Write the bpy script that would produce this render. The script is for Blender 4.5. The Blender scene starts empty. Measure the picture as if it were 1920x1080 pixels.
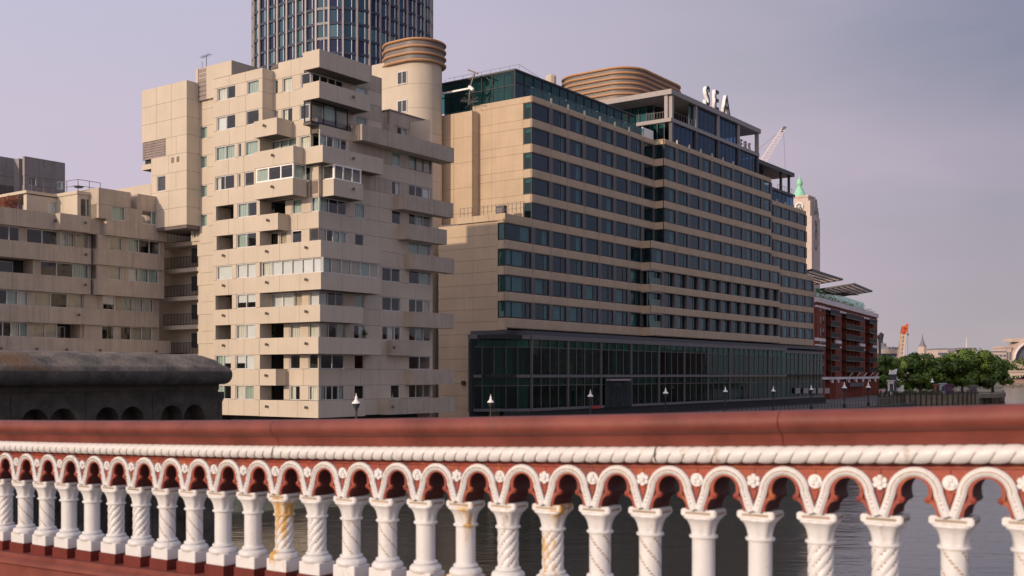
import bpy, bmesh, math, random
from mathutils import Vector, Matrix
R = math.radians
rnd = random.Random(7)
SC = bpy.context.scene
COL = SC.collection

# ---------------------------------------------------------------- camera, world, sun
FPX, HOR = 2050.0, 702.0            # focal length and eye level measured on the 1920 px wide photograph
cd = bpy.data.cameras.new('camera'); cam = bpy.data.objects.new('camera', cd); COL.objects.link(cam)
cam.rotation_euler = (R(90), 0, 0); cam.location = (0, 0, 0)
cd.sensor_width = 36; cd.lens = FPX / 1920 * 36; cd.shift_y = (HOR - 540) / 1920
cd.clip_start = .1; cd.clip_end = 9000
cd.dof.use_dof = True; cd.dof.focus_distance = 110; cd.dof.aperture_fstop = 3.4
SC.camera = cam
SUN_H = Vector((-.73, -.68, 0)).normalized(); SUN_EL = R(14)
SUN = Vector((SUN_H.x*math.cos(SUN_EL), SUN_H.y*math.cos(SUN_EL), math.sin(SUN_EL)))
sd = bpy.data.lights.new('sun', 'SUN'); so = bpy.data.objects.new('sun', sd); COL.objects.link(so)
sd.energy = 2.5; sd.angle = R(.8); sd.color = (1, .78, .57)
so.rotation_euler = SUN.to_track_quat('Z', 'Y').to_euler(); so.location = (-60, -60, 60)
W = bpy.data.worlds.new('World'); SC.world = W; W.use_nodes = True
nt = W.node_tree; N = nt.nodes; L = nt.links
bg = N['Background']; bg.inputs[1].default_value = .1
sky = N.new('ShaderNodeTexSky'); sky.sky_type = 'NISHITA'; sky.sun_disc = False
sky.sun_elevation = SUN_EL; sky.sun_rotation = math.atan2(SUN_H.x, SUN_H.y)
sky.dust_density = 5; sky.air_density = 1.5; sky.altitude = 10
tc = N.new('ShaderNodeTexCoord'); sep = N.new('ShaderNodeSeparateXYZ'); L.new(tc.outputs['Generated'], sep.inputs[0])
def mth(op, a, b=None, tree=None, clamp=False):
    t = tree or nt; n = t.nodes.new('ShaderNodeMath'); n.operation = op; n.use_clamp = clamp
    for i, v in enumerate((a, b)):
        if v is None: continue
        if isinstance(v, (int, float)): n.inputs[i].default_value = v
        else: t.links.new(v, n.inputs[i])
    return n.outputs[0]
def ramp(t, fac, stops, interp='LINEAR'):
    n = t.nodes.new('ShaderNodeValToRGB'); n.color_ramp.interpolation = interp
    el = n.color_ramp.elements
    while len(el) < len(stops): el.new(.5)
    for e, (p, c) in zip(el, stops): e.position = p; e.color = (*c, 1) if len(c) == 3 else c
    t.links.new(fac, n.inputs[0]); return n.outputs[0]
def mixc(t, f, a, b, mode='MIX'):
    n = t.nodes.new('ShaderNodeMix'); n.data_type = 'RGBA'; n.blend_type = mode
    for s, v in ((n.inputs[0], f), (n.inputs[6], a), (n.inputs[7], b)):
        if isinstance(v, (int, float)): s.default_value = v
        elif isinstance(v, tuple): s.default_value = (*v, 1)
        else: t.links.new(v, s)
    return n.outputs[2]
# hazy lilac air: pink and bright to the left (sun side), cooler and dimmer to the right, thin streaks of cloud
side = mth('ADD', mth('MULTIPLY', sep.outputs[0], .5), .5)
low = ramp(nt, side, [(0, (.78, .63, .67)), (.3, (.71, .565, .65)), (.5, (.65, .535, .60)), (.7, (.48, .43, .46)), (1, (.42, .39, .42))])
high = ramp(nt, side, [(0, (.58, .575, .72)), (.3, (.56, .565, .73)), (.48, (.54, .51, .66)), (.60, (.385, .39, .50)), (.7, (.175, .215, .345)), (1, (.13, .16, .28))])
el = mth('MULTIPLY', sep.outputs[2], 2.9, clamp=True)
nz = N.new('ShaderNodeTexNoise'); nz.inputs['Scale'].default_value = 1.6; nz.inputs['Detail'].default_value = 5; nz.inputs['Roughness'].default_value = .5
mp = N.new('ShaderNodeMapping'); mp.inputs['Scale'].default_value = (1, 1, 3.6); mp.inputs['Rotation'].default_value = (0, R(16), 0)
L.new(tc.outputs['Generated'], mp.inputs[0]); L.new(mp.outputs[0], nz.inputs[0])
el2 = mth('ADD', el, mth('MULTIPLY', mth('SUBTRACT', nz.outputs[0], .5), 1.5), clamp=True)
haze = mixc(nt, el2, low, high)
streak = ramp(nt, nz.outputs[0], [(.47, (0, 0, 0)), (.70, (1, 1, 1))])
haze = mixc(nt, mth('MULTIPLY', streak, .50), haze, (.71, .57, .66))
# brighter towards the sun, behind the camera
dt = N.new('ShaderNodeVectorMath'); dt.operation = 'DOT_PRODUCT'; L.new(tc.outputs['Generated'], dt.inputs[0]); dt.inputs[1].default_value = SUN
glow = mth('POWER', mth('MAXIMUM', dt.outputs['Value'], 0), 2.0)
haze = mixc(nt, 1.0, haze, mixc(nt, mth('MULTIPLY', glow, .35), (0, 0, 0), (1.0, .80, .62)), 'ADD')
sc = N.new('ShaderNodeVectorMath'); sc.operation = 'SCALE'; L.new(haze, sc.inputs[0]); sc.inputs['Scale'].default_value = 10
L.new(mixc(nt, .95, sky.outputs[0], sc.outputs[0]), bg.inputs[0])
vs = SC.view_settings; SC.display_settings.display_device = 'sRGB'
vs.view_transform = 'Standard'; vs.look = 'None'; vs.exposure = -.05; vs.gamma = 1; vs.use_curve_mapping = False

# ---------------------------------------------------------------- materials
MATS = {}
def mat(name, col, rough=.7, metal=0, var=.12, scale=1.5, streaks=0, col2=None, bump=0, spec=.5, fine=0, vscale=(1, 1, 1)):
    if name in MATS: return MATS[name]
    m = bpy.data.materials.new(name); m.use_nodes = True; t = m.node_tree; b = t.nodes['Principled BSDF']
    b.inputs['Roughness'].default_value = rough; b.inputs['Metallic'].default_value = metal; b.inputs['Specular IOR Level'].default_value = spec
    g = t.nodes.new('ShaderNodeNewGeometry')
    mpn = t.nodes.new('ShaderNodeMapping'); mpn.inputs['Scale'].default_value = vscale; t.links.new(g.outputs['Position'], mpn.inputs[0])
    n1 = t.nodes.new('ShaderNodeTexNoise'); n1.inputs['Scale'].default_value = scale; n1.inputs['Detail'].default_value = 6; n1.inputs['Roughness'].default_value = .62
    t.links.new(mpn.outputs[0], n1.inputs[0])
    dark = tuple(c*(1-var) for c in col); lite = tuple(min(1, c*(1+var)) for c in col)
    c = ramp(t, n1.outputs[0], [(.3, col2 or dark), (.7, lite)])
    if streaks:
        m2 = t.nodes.new('ShaderNodeMapping'); m2.inputs['Scale'].default_value = (3.0, 3.0, .16); t.links.new(g.outputs['Position'], m2.inputs[0])
        n2 = t.nodes.new('ShaderNodeTexNoise'); n2.inputs['Scale'].default_value = 1.0; n2.inputs['Detail'].default_value = 4; t.links.new(m2.outputs[0], n2.inputs[0])
        s = ramp(t, n2.outputs[0], [(.44, (1, 1, 1)), (.72, (.62, .58, .55))])
        c = mixc(t, streaks, c, s, 'MULTIPLY')
    oi = t.nodes.new('ShaderNodeObjectInfo')
    k = mth('ADD', mth('MULTIPLY', oi.outputs['Random'], .12), .93, tree=t)
    vm = t.nodes.new('ShaderNodeVectorMath'); vm.operation = 'SCALE'; t.links.new(c, vm.inputs[0]); t.links.new(k, vm.inputs['Scale'])
    t.links.new(vm.outputs[0], b.inputs['Base Color'])
    if bump:
        n3 = t.nodes.new('ShaderNodeTexNoise'); n3.inputs['Scale'].default_value = fine or scale*8; n3.inputs['Detail'].default_value = 4; t.links.new(mpn.outputs[0], n3.inputs[0])
        bp = t.nodes.new('ShaderNodeBump'); bp.inputs['Strength'].default_value = bump; bp.inputs['Distance'].default_value = .02
        t.links.new(n3.outputs[0], bp.inputs['Height']); t.links.new(bp.outputs[0], b.inputs['Normal'])
    MATS[name] = m; return m
def glass(name, tint, ior=1.6, see=.7, rough=.02, refl=(.95, .97, 1)):
    m = bpy.data.materials.new(name); m.use_nodes = True; t = m.node_tree; t.nodes.clear()
    o = t.nodes.new('ShaderNodeOutputMaterial'); gl = t.nodes.new('ShaderNodeBsdfGlossy'); tr = t.nodes.new('ShaderNodeBsdfTransparent'); df = t.nodes.new('ShaderNodeBsdfDiffuse')
    fr = t.nodes.new('ShaderNodeFresnel'); gb = t.nodes.new('ShaderNodeNewGeometry')
    t.links.new(mth('POWER', ior, mth('SUBTRACT', 1, mth('MULTIPLY', gb.outputs['Backfacing'], 2, tree=t), tree=t), tree=t), fr.inputs[0])
    gl.inputs['Roughness'].default_value = rough; gl.inputs[0].default_value = (*refl, 1)
    oi = t.nodes.new('ShaderNodeObjectInfo')
    tr.inputs[0].default_value = (*tint, 1); df.inputs[0].default_value = (tint[0]*.05, tint[1]*.06, tint[2]*.07, 1)
    m1 = t.nodes.new('ShaderNodeMixShader'); m1.inputs[0].default_value = see; t.links.new(df.outputs[0], m1.inputs[1]); t.links.new(tr.outputs[0], m1.inputs[2])
    m2 = t.nodes.new('ShaderNodeMixShader'); t.links.new(fr.outputs[0], m2.inputs[0]); t.links.new(m1.outputs[0], m2.inputs[1]); t.links.new(gl.outputs[0], m2.inputs[2])
    g = t.nodes.new('ShaderNodeNewGeometry'); nn = t.nodes.new('ShaderNodeTexNoise'); nn.inputs['Scale'].default_value = .8
    t.links.new(g.outputs['Position'], nn.inputs[0]); bp = t.nodes.new('ShaderNodeBump'); bp.inputs['Strength'].default_value = .12; bp.inputs['Distance'].default_value = .05
    t.links.new(nn.outputs[0], bp.inputs['Height']); t.links.new(bp.outputs[0], gl.inputs['Normal'])
    t.links.new(m2.outputs[0], o.inputs[0]); MATS[name] = m; return m
M = dict(
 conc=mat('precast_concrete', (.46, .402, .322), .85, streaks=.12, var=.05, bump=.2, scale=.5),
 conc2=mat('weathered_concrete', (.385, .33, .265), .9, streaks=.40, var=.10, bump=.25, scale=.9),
 conc3=mat('grey_concrete', (.25, .23, .225), .9, streaks=.6, var=.1),
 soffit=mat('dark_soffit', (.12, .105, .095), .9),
 room=mat('dark_room', (.035, .033, .032), .9),
 alu=mat('pale_aluminium_frame', (.50, .49, .49), .5, var=.05),
 white=mat('white_painted_frame', (.75, .73, .71), .5, var=.05),
 brown=mat('brown_frame', (.16, .12, .10), .6),
 orange=mat('orange_post', (.55, .16, .06), .6),
 curt=mat('pale_curtain', (.62, .60, .52), .9, var=.25, scale=3, vscale=(6, 6, .1)),
 curg=mat('green_grey_curtain', (.36, .44, .38), .9, var=.35, scale=3, vscale=(6, 6, .1)),
 blind=mat('white_blind', (.62, .62, .61), .8, var=.04),
 warm=mat('warm_room_wall', (.42, .36, .26), .9),
 black=mat('black_metal', (.018, .018, .02), .45),
 dgrey=mat('dark_grey_cladding', (.055, .057, .066), .5, var=.08),
 mgrey=mat('mid_grey_cladding', (.10, .096, .10), .5, var=.08),
 pgrey=mat('taupe_metal_fascia', (.26, .235, .23), .5, var=.06),
 lamp=mat('small_wall_lamp', (.10, .08, .065), .6),
 stone=mat('hotel_stone', (.42, .325, .225), .8, streaks=.18, var=.08, bump=.12, scale=.4),
 gold=mat('golden_stone_rib', (.40, .225, .115), .55, var=.08),
 zinc=mat('grey_zinc_band', (.145, .13, .122), .5, var=.1),
 teal=mat('teal_curtain', (.48, .62, .57), .9, var=.3, scale=2, vscale=(5, 5, .1)),
 tealp=mat('pale_teal_blind', (.42, .72, .62), .8, var=.1),
 louv=mat('weathered_timber_louvre', (.24, .20, .19), .9, streaks=.5),
 copper=mat('green_copper', (.26, .56, .38), .7, var=.15, scale=1),
 brick=mat('red_brick', (.185, .045, .026), .85, var=.25, scale=1.2),
 brickd=mat('dark_brick', (.16, .05, .035), .85, var=.2),
 tstone=mat('pale_tower_stone', (.50, .42, .37), .8, streaks=.5),
 whites=mat('white_stone_band', (.66, .60, .58), .7),
 bark=mat('tree_bark', (.07, .055, .04), .9),
 leaf=None,
)
glass('window_glass', (.96, .98, .98), 1.45, .97)
glass('hotel_glass', (.60, .76, .76), 1.6, .9, refl=(.56, .64, .79))
glass('teal_glass', (.40, .66, .66), 1.7, .85, refl=(.45, .66, .68))
glass('podium_glass', (.36, .60, .54), 1.28, .92, refl=(.7, .8, .85))
glass('blue_glass', (.36, .52, .66), 1.7, .78, refl=(.46, .60, .84))
for k, v in dict(g='window_glass', hg='hotel_glass', tg='teal_glass', pg='podium_glass', bgls='blue_glass').items(): M[k] = MATS[v]
bump_g = glass('rail_glass', (.55, .80, .74), 1.5, .9); M['rg'] = bump_g

# ---------------------------------------------------------------- mesh helpers
class MB:
    def __init__(s): s.v = []; s.f = []; s.m = []
    def box(s, x0, x1, y0, y1, z0, z1, m=0):
        if x1 < x0: x0, x1 = x1, x0
        if y1 < y0: y0, y1 = y1, y0
        if z1 < z0: z0, z1 = z1, z0
        b = len(s.v); s.v += [(x, y, z) for z in (z0, z1) for y in (y0, y1) for x in (x0, x1)]
        for f in ((0, 2, 3, 1), (4, 5, 7, 6), (0, 1, 5, 4), (2, 6, 7, 3), (0, 4, 6, 2), (1, 3, 7, 5)):
            s.f.append(tuple(b+i for i in f)); s.m.append(m)
        return s
    def poly(s, pts, m=0):
        b = len(s.v); s.v += [tuple(p) for p in pts]; s.f.append(tuple(range(b, b+len(pts)))); s.m.append(m); return s
    def prism(s, pts, z0, z1, m=0):
        b = len(s.v); n = len(pts); s.v += [(p[0], p[1], z0) for p in pts] + [(p[0], p[1], z1) for p in pts]
        s.f.append(tuple(b+i for i in reversed(range(n)))); s.f.append(tuple(b+n+i for i in range(n))); s.m += [m, m]
        for i in range(n):
            j = (i+1) % n; s.f.append((b+i, b+j, b+n+j, b+n+i)); s.m.append(m)
        return s
    def extr(s, pts, off, m=0):      # arbitrary 3d polygon extruded by vector off
        b = len(s.v); n = len(pts); s.v += [tuple(p) for p in pts] + [tuple(Vector(p)+Vector(off)) for p in pts]
        s.f.append(tuple(b+i for i in reversed(range(n)))); s.f.append(tuple(b+n+i for i in range(n))); s.m += [m, m]
        for i in range(n):
            j = (i+1) % n; s.f.append((b+i, b+j, b+n+j, b+n+i)); s.m.append(m)
        return s
    def lathe(s, prof, c=(0, 0, 0), n=12, m=0, fn=None):
        b = len(s.v)
        for (r, z) in prof:
            for i in range(n):
                a = 2*math.pi*i/n; rr = fn(r, z, a) if fn else r
                s.v.append((c[0]+rr*math.cos(a), c[1]+rr*math.sin(a), c[2]+z))
        for k in range(len(prof)-1):
            for i in range(n):
                j = (i+1) % n; s.f.append((b+k*n+i, b+k*n+j, b+(k+1)*n+j, b+(k+1)*n+i)); s.m.append(m)
        s.f.append(tuple(b+i for i in reversed(range(n)))); s.f.append(tuple(b+(len(prof)-1)*n+i for i in range(n))); s.m += [m, m]
        return s
    def bar(s, a, b_, r, n=4, m=0, r2=None):
        a = Vector(a); b_ = Vector(b_); d = (b_-a)
        if d.length < 1e-6: return s
        d.normalize(); up = Vector((0, 0, 1)) if abs(d.z) < .9 else Vector((1, 0, 0)); x = d.cross(up).normalized(); y = d.cross(x)
        o = len(s.v); r2 = r if r2 is None else r2
        for p, rr in ((a, r), (b_, r2)):
            for i in range(n):
                t = 2*math.pi*(i+.5)/n; s.v.append(tuple(p+x*rr*math.cos(t)+y*rr*math.sin(t)))
        for i in range(n):
            j = (i+1) % n; s.f.append((o+i, o+j, o+n+j, o+n+i)); s.m.append(m)
        s.f.append(tuple(o+i for i in reversed(range(n)))); s.f.append(tuple(o+n+i for i in range(n))); s.m += [m, m]
        return s
    def ring(s, path, nrm, z, cs, m=0):   # closed path swept with cross-section cs [(out, dz)...]
        b = len(s.v); n = len(path); k = len(cs)
        for (p, q) in zip(path, nrm):
            for (o, dz) in cs: s.v.append((p[0]+q[0]*o, p[1]+q[1]*o, z+dz))
        for i in range(n):
            j = (i+1) % n
            for c in range(k):
                d = (c+1) % k; s.f.append((b+i*k+c, b+j*k+c, b+j*k+d, b+i*k+d)); s.m.append(m)
        return s
    def mesh(s, name, mats, smooth=False, org=(0, 0, 0)):
        me = bpy.data.meshes.new(name)
        o = org; me.from_pydata([(x-o[0], y-o[1], z-o[2]) for x, y, z in s.v], [], s.f)
        if not isinstance(mats, (list, tuple)): mats = [mats]
        for mm in mats: me.materials.append(mm)
        if len(mats) > 1: me.polygons.foreach_set('material_index', s.m)
        bm = bmesh.new(); bm.from_mesh(me); bmesh.ops.recalc_face_normals(bm, faces=bm.faces); bm.to_mesh(me); bm.free()
        if smooth: me.polygons.foreach_set('use_smooth', [True]*len(me.polygons)); me.set_sharp_from_angle(angle=R(38))
        return me
ORG = {}
def thing(name, label, cat, fr, org=(0, 0, 0), group=None, kind=None):
    o = bpy.data.objects.new(name, None); COL.objects.link(o)
    p = Matrix.Rotation(fr.phi, 3, 'Z') @ Vector(org); o.location = p; o.rotation_euler = (0, 0, fr.phi)
    o['label'] = label; o['category'] = cat
    if group: o['group'] = group
    if kind: o['kind'] = kind
    o.empty_display_size = .5; ORG[o.name] = Vector(org); return o
def part(name, mb, mats, parent, org=None, smooth=False, label=None, kind=None):
    """mb holds frame coordinates (or is a ready mesh in local coordinates placed at org)."""
    po = ORG[parent.name]
    if isinstance(mb, MB):
        if org is None: org = mb.v[0]
        me = mb.mesh(name, mats, smooth, org)
    else: me = mb
    o = bpy.data.objects.new(name, me); COL.objects.link(o); o.parent = parent
    o.location = Vector(org)-po; ORG[o.name] = Vector(org)
    if label: o['label'] = label
    if kind: o['kind'] = kind
    return o
def solo(name, mb, mats, label=None, cat=None, fr=None, org=None, kind=None, group=None, smooth=False):
    if org is None: org = mb.v[0]
    me = mb.mesh(name, mats, smooth, org); o = bpy.data.objects.new(name, me); COL.objects.link(o)
    phi = fr.phi if fr else 0
    o.location = Matrix.Rotation(phi, 3, 'Z') @ Vector(org); o.rotation_euler = (0, 0, phi)
    if label: o['label'] = label
    if cat: o['category'] = cat
    if kind: o['kind'] = kind
    if group: o['group'] = group
    ORG[o.name] = Vector(org); return o
class Fr:
    """A frame turned by phi about the origin: x axis runs along a facade, away from the viewer."""
    def __init__(s, phi): s.phi = phi; s.c = math.cos(phi); s.s = math.sin(phi)
    def ray(s, x): q = (x-960)/FPX; return q*s.c+s.s, -q*s.s+s.c
    def u(s, x, v): a, b = s.ray(x); return v/b*a          # along-facade distance seen at picture column x on the plane y = v
    def v(s, x, u): a, b = s.ray(x); return u/a*b
    def z_v(s, x, y, v): a, b = s.ray(x); return (HOR-y)/FPX*v/b
    def z_u(s, x, y, u): a, b = s.ray(x); return (HOR-y)/FPX*u/a
    def at(s, x, y, t): a, b = s.ray(x); return (t*a, t*b, (HOR-y)/FPX*t)
W0 = Fr(0)
BF = Fr(math.atan2(.8117, .5841))
QUAY, WATER = -5.6, -8.5
# ---------------------------------------------------------------- ground and river
def sheet(name, pts, z, m, kind='structure'):
    return solo(name, MB().poly([(x, y, z) for x, y in pts]), m, kind=kind)
wm = bpy.data.materials.new('river_water'); wm.use_nodes = True; t = wm.node_tree; b = t.nodes['Principled BSDF']
b.inputs['Base Color'].default_value = (.035, .034, .024, 1); b.inputs['Roughness'].default_value = .11; b.inputs['IOR'].default_value = 2.1
g = t.nodes.new('ShaderNodeNewGeometry'); mp1 = t.nodes.new('ShaderNodeMapping'); mp1.inputs['Scale'].default_value = (.55, 1.1, 1); mp1.inputs['Rotation'].default_value = (0, 0, R(25)); t.links.new(g.outputs['Position'], mp1.inputs[0])
h = None
for sc_, w_ in ((.35, 1.0), (1.3, .5), (4.5, .16)):
    n_ = t.nodes.new('ShaderNodeTexNoise'); n_.inputs['Scale'].default_value = sc_; n_.inputs['Detail'].default_value = 3; n_.inputs['Distortion'].default_value = .5
    t.links.new(mp1.outputs[0], n_.inputs[0]); q_ = mth('MULTIPLY', n_.outputs[0], w_, tree=t); h = q_ if h is None else mth('ADD', h, q_, tree=t)
bp = t.nodes.new('ShaderNodeBump'); bp.inputs['Strength'].default_value = .85; bp.inputs['Distance'].default_value = .055; t.links.new(h, bp.inputs['Height']); t.links.new(bp.outputs[0], b.inputs['Normal'])
sheet('river_water', [(-700, -400), (3500, -400), (3500, 5000), (-700, 5000)], WATER, wm)

def bw(pts):  # frame (u,v) list to world list
    return [(BF.c*u-BF.s*v, BF.s*u+BF.c*v) for u, v in pts]
M['pave'] = mat('quay_paving', (.11, .10, .095), .9, var=.2)
M['quay'] = mat('dark_river_wall', (.075, .075, .065), .9, streaks=.7, var=.3, scale=.6, bump=.4)
M['mud'] = mat('foreshore_mud', (.07, .075, .05), .85, var=.5, scale=.8, bump=.6)
QV = 60.5
UQ = BF.u(1643, QV)
mb = MB().prism([(-40, QV), (UQ, QV), (BF.at(1645, 700, 303)[0], BF.at(1645, 700, 303)[1]), (420, 260), (420, 420), (-40, 420)], WATER-1, QUAY)
solo('embankment_ground', mb, M['pave'], fr=BF, kind='structure')
mb = MB()
for i in range(64): mb.box(-40+i*4, -36.05+i*4, QV-.5, QV-.005, WATER-.9, QUAY-.25)
mb.box(-40, 216, QV-.62, QV+.1, QUAY-.24, QUAY+.1)
solo('river_wall', mb, M['quay'], fr=BF, kind='structure')
# sloping foreshore at the foot of the wall
mb = MB()
r2 = random.Random(3); NX, NY = 60, 6
for i in range(NX+1):
    for j in range(NY+1):
        mb.v.append((-10+i*1.6, QV-.5-j*1.7*(1+.3*math.sin(i*.35)), WATER+1.3*(1-j/NY)**1.3-.25+.22*r2.random()))
for i in range(NX):
    for j in range(NY):
        a = i*(NY+1)+j; mb.f.append((a, a+1, a+NY+2, a+NY+1)); mb.m.append(0)
solo('river_foreshore', mb, M['mud'], fr=BF, kind='structure')

# ---------------------------------------------------------------- facade helpers
def pbox(mb, pl, off, a0, a1, z0, z1, d0, d1, m=0):
    """box on a facade plane: pl 'B' faces -x (plane x=off, along y), pl 'A' faces -y (plane y=off, along x); d = depth behind the plane"""
    if pl == 'B': return mb.box(off+d0, off+d1, a0, a1, z0, z1, m)
    return mb.box(a0, a1, off+d0, off+d1, z0, z1, m)
def pa(fr, pl, off, x): return fr.v(x, off) if pl == 'B' else fr.u(x, off)
def window(parent, pl, off, a0, a1, z0, z1, n=1, fm='alu', flags='', g='g', d=.10, fw=.07, name='window'):
    if a1 < a0: a0, a1 = a1, a0
    mb = MB(); w = (a1-a0)
    pbox(mb, pl, off, a0, a1, z0, z0+fw, d-.03, d+.06); pbox(mb, pl, off, a0, a1, z1-fw, z1, d-.03, d+.06)
    st = [a0+i*w/n for i in range(n+1)]
    for i, s in enumerate(st):
        lo = s if i == 0 else (s-fw if i == n else s-fw/2)
        pbox(mb, pl, off, lo, lo+fw, z0+fw, z1-fw, d-.03, d+.06)
    f = part(name, mb, M[fm], parent)
    for i in range(n):
        l = st[i]+(fw if i == 0 else fw/2); r = st[i+1]-(fw if i == n-1 else fw/2)
        pm = MB(); pbox(pm, pl, off, l, r, z0+fw, z1-fw, d+.012, d+.024); part('pane', pm, M[g], f)
        # picture order: on B faces v falls as x grows, so flags read left to right in the photograph
        k = (n-1-i) if pl == 'B' else i
        c = flags[k] if k < len(flags) else '.'
        if c == '.': continue
        cm = MB(); q = {'b': 'blind', 'h': 'blind', 'c': 'curt', 'g': 'curg', 's': 'curt', 'w': 'warm', 't': 'teal', 'T': 'tealp', 'f': 'teal'}[c]
        zz0, ll, rr = z0+fw, l, r
        if c == 'h': zz0 = z0+(z1-z0)*.42
        if c == 'T': zz0 = z0+(z1-z0)*.72
        if c == 's': ll = l+(r-l)*.6
        if c == 't': ll = l+(r-l)*.62
        if c in 'cgstf':
            ns = max(2, int((rr-ll)/.12))
            for s in range(ns):
                p0 = ll+(rr-ll)*s/ns; p1 = ll+(rr-ll)*(s+1)/ns; o_ = .16+(.03 if s % 2 else 0)
                pbox(cm, pl, off, p0, p1, zz0, z1-fw, d+o_, d+o_+.02)
        else: pbox(cm, pl, off, ll, rr, zz0, z1-fw, d+.13, d+.15)
        part({'b': 'blind', 'h': 'blind', 'T': 'blind', 'w': 'room_divider'}.get(c, 'curtain'), cm, M[q], f)
    return f
def wallrun(parent, pl, off, a0, a1, z0, z1, thick=.3, m='conc', maxw=2.5, gap=.028, name='wall_panel', d=0):
    if a1 < a0: a0, a1 = a1, a0
    if a1-a0 < .05: return
    n = max(1, math.ceil((a1-a0-.3)/maxw))
    for i in range(n):
        p0 = a0+(a1-a0)*i/n+(gap/2 if i else 0); p1 = a0+(a1-a0)*(i+1)/n-(gap/2 if i < n-1 else 0)
        mb = MB(); pbox(mb, pl, off, p0, p1, z0+.012, z1-.012, d, thick); part(name, mb, M[m], parent)
def strip(fr, parent, pl, off, xl, xr, z0, z1, ops, m='conc', thick=.3, back=None, A0=None, A1=None):
    """one storey of wall with openings: ops = [(x_left, x_right, type, panes, flags)] in picture columns"""
    lo, hi = sorted((pa(fr, pl, off, xl) if A0 is None else A0, pa(fr, pl, off, xr) if A1 is None else A1))
    cuts = []
    for o in ops:
        a, b_ = sorted((pa(fr, pl, off, o[0]), pa(fr, pl, off, o[1]))); a = max(lo, a); b_ = min(hi, b_)
        cuts.append((a, b_, o))
    cuts.sort(); p = lo
    for a, b_, o in cuts:
        if a-p > .06: wallrun(parent, pl, off, p, a, z0, z1, thick, m)
        if o[2] == 'w':
            kw = o[5] if len(o) > 5 else {}
            zt = z1-kw.get('head', 0); zb = z0+kw.get('sill', 0)
            if kw.get('head'): mb = MB(); pbox(mb, pl, off, a, b_, zt, z1, 0, thick); part('wall_panel', mb, M[m], parent)
            if kw.get('sill'): mb = MB(); pbox(mb, pl, off, a, b_, z0, zb, 0, thick); part('wall_panel', mb, M[m], parent)
            window(parent, pl, off, a, b_, zb, zt, o[3], kw.get('fm', 'alu'), o[4] if len(o) > 4 else '', kw.get('g', 'g'))
        elif o[2] == 'v':
            mb = MB(); nn = 7
            for i in range(nn): pbox(mb, pl, off, a, b_, z0+(z1-z0)*i/nn, z0+(z1-z0)*(i+.7)/nn, .04, .09)
            pbox(mb, pl, off, a, b_, z0, z1, .1, .16); part('louvre', mb, M['louv'], parent)
        elif o[2] == 'l':   # loggia: glazed door and window set back in the shade
            mb = MB(); pbox(mb, pl, off, a-.1, a, z0, z1, .3, 1.75); pbox(mb, pl, off, b_, b_+.1, z0, z1, .3, 1.75); part('loggia_side', mb, M['conc2'], parent)
            if len(o) > 3 and o[3]:
                w_ = (b_-a); window(parent, pl, off, a+.1*w_, a+.75*w_, z0, z1-.15, 2, 'alu', o[4] if len(o) > 4 else '', d=1.5)
        p = b_
    if hi-p > .06: wallrun(parent, pl, off, p, hi, z0, z1, thick, m)
def spout(parent, fr, pl, off, x, z):
    a = pa(fr, pl, off, x); mb = MB()
    c = (off-.02, a, z) if pl == 'B' else (a, off-.02, z)
    o = (off-.20, a, z) if pl == 'B' else (a, off-.20, z)
    mb.bar(c, o, .04, 6); mb.lathe([(.04, -.13), (.10, -.11), (.12, .02), (.07, .11), (.02, .13)], o, 8)
    part('wall_lamp', mb, M['lamp'], parent)
def band(fr, parent, U, V, v_hi, u_hi, z0, z1, m='conc', depth=2.2, joint=2.35, lamps=(), zb=None):
    """parapet band round a corner at (U,V): one face along y at x=U up to v_hi, one along x at y=V up to u_hi"""
    mb = MB(); e = .05
    if v_hi is None: v_hi = V+1.5
    if u_hi is None: u_hi = U+1.5
    mb.box(U+e, u_hi-e, V+e, v_hi-.01, z0+.02, z1-.03)
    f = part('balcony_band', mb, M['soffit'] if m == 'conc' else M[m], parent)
    def run(pl, off, a0, a1):
        n = max(1, round((a1-a0)/joint))
        for i in range(n):
            p0 = a0+(a1-a0)*i/n+(.012 if i else 0); p1 = a0+(a1-a0)*(i+1)/n-(.012 if i < n-1 else 0)
            q = MB(); pbox(q, pl, off, p0, p1, z0, z1, 0, e-.002 if depth == 0 else .12); part('parapet_panel', q, M[m], f)
    run('B', U, V, v_hi); run('A', V, U+.12, u_hi)
    q = MB().box(u_hi-.12, u_hi, V+.12, v_hi, z0, z1); part('parapet_panel', q, M[m], f)
    return f

# ================================================================ the tall stepped flats
F0 = -2.23; ST = 2.7
def FZ(k): return F0+ST*k
def ZT(k): return FZ(k+1)-1.43
U1, V1, UC, VC = 64.9, 66.6, 66.2, 68.1
flats = thing('apartment_building', 'tall stepped pale concrete flats with jutting balcony bands, left of the brown hotel', 'building', BF, (66, 69, QUAY))
P = flats
vB = lambda x, U=U1: BF.v(x, U)
uA = lambda x, V=VC: BF.u(x, V)
vL, vR = vB(400), vB(487)                       # flush left bay on the sunlit face
u_end = uA(811)
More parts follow.
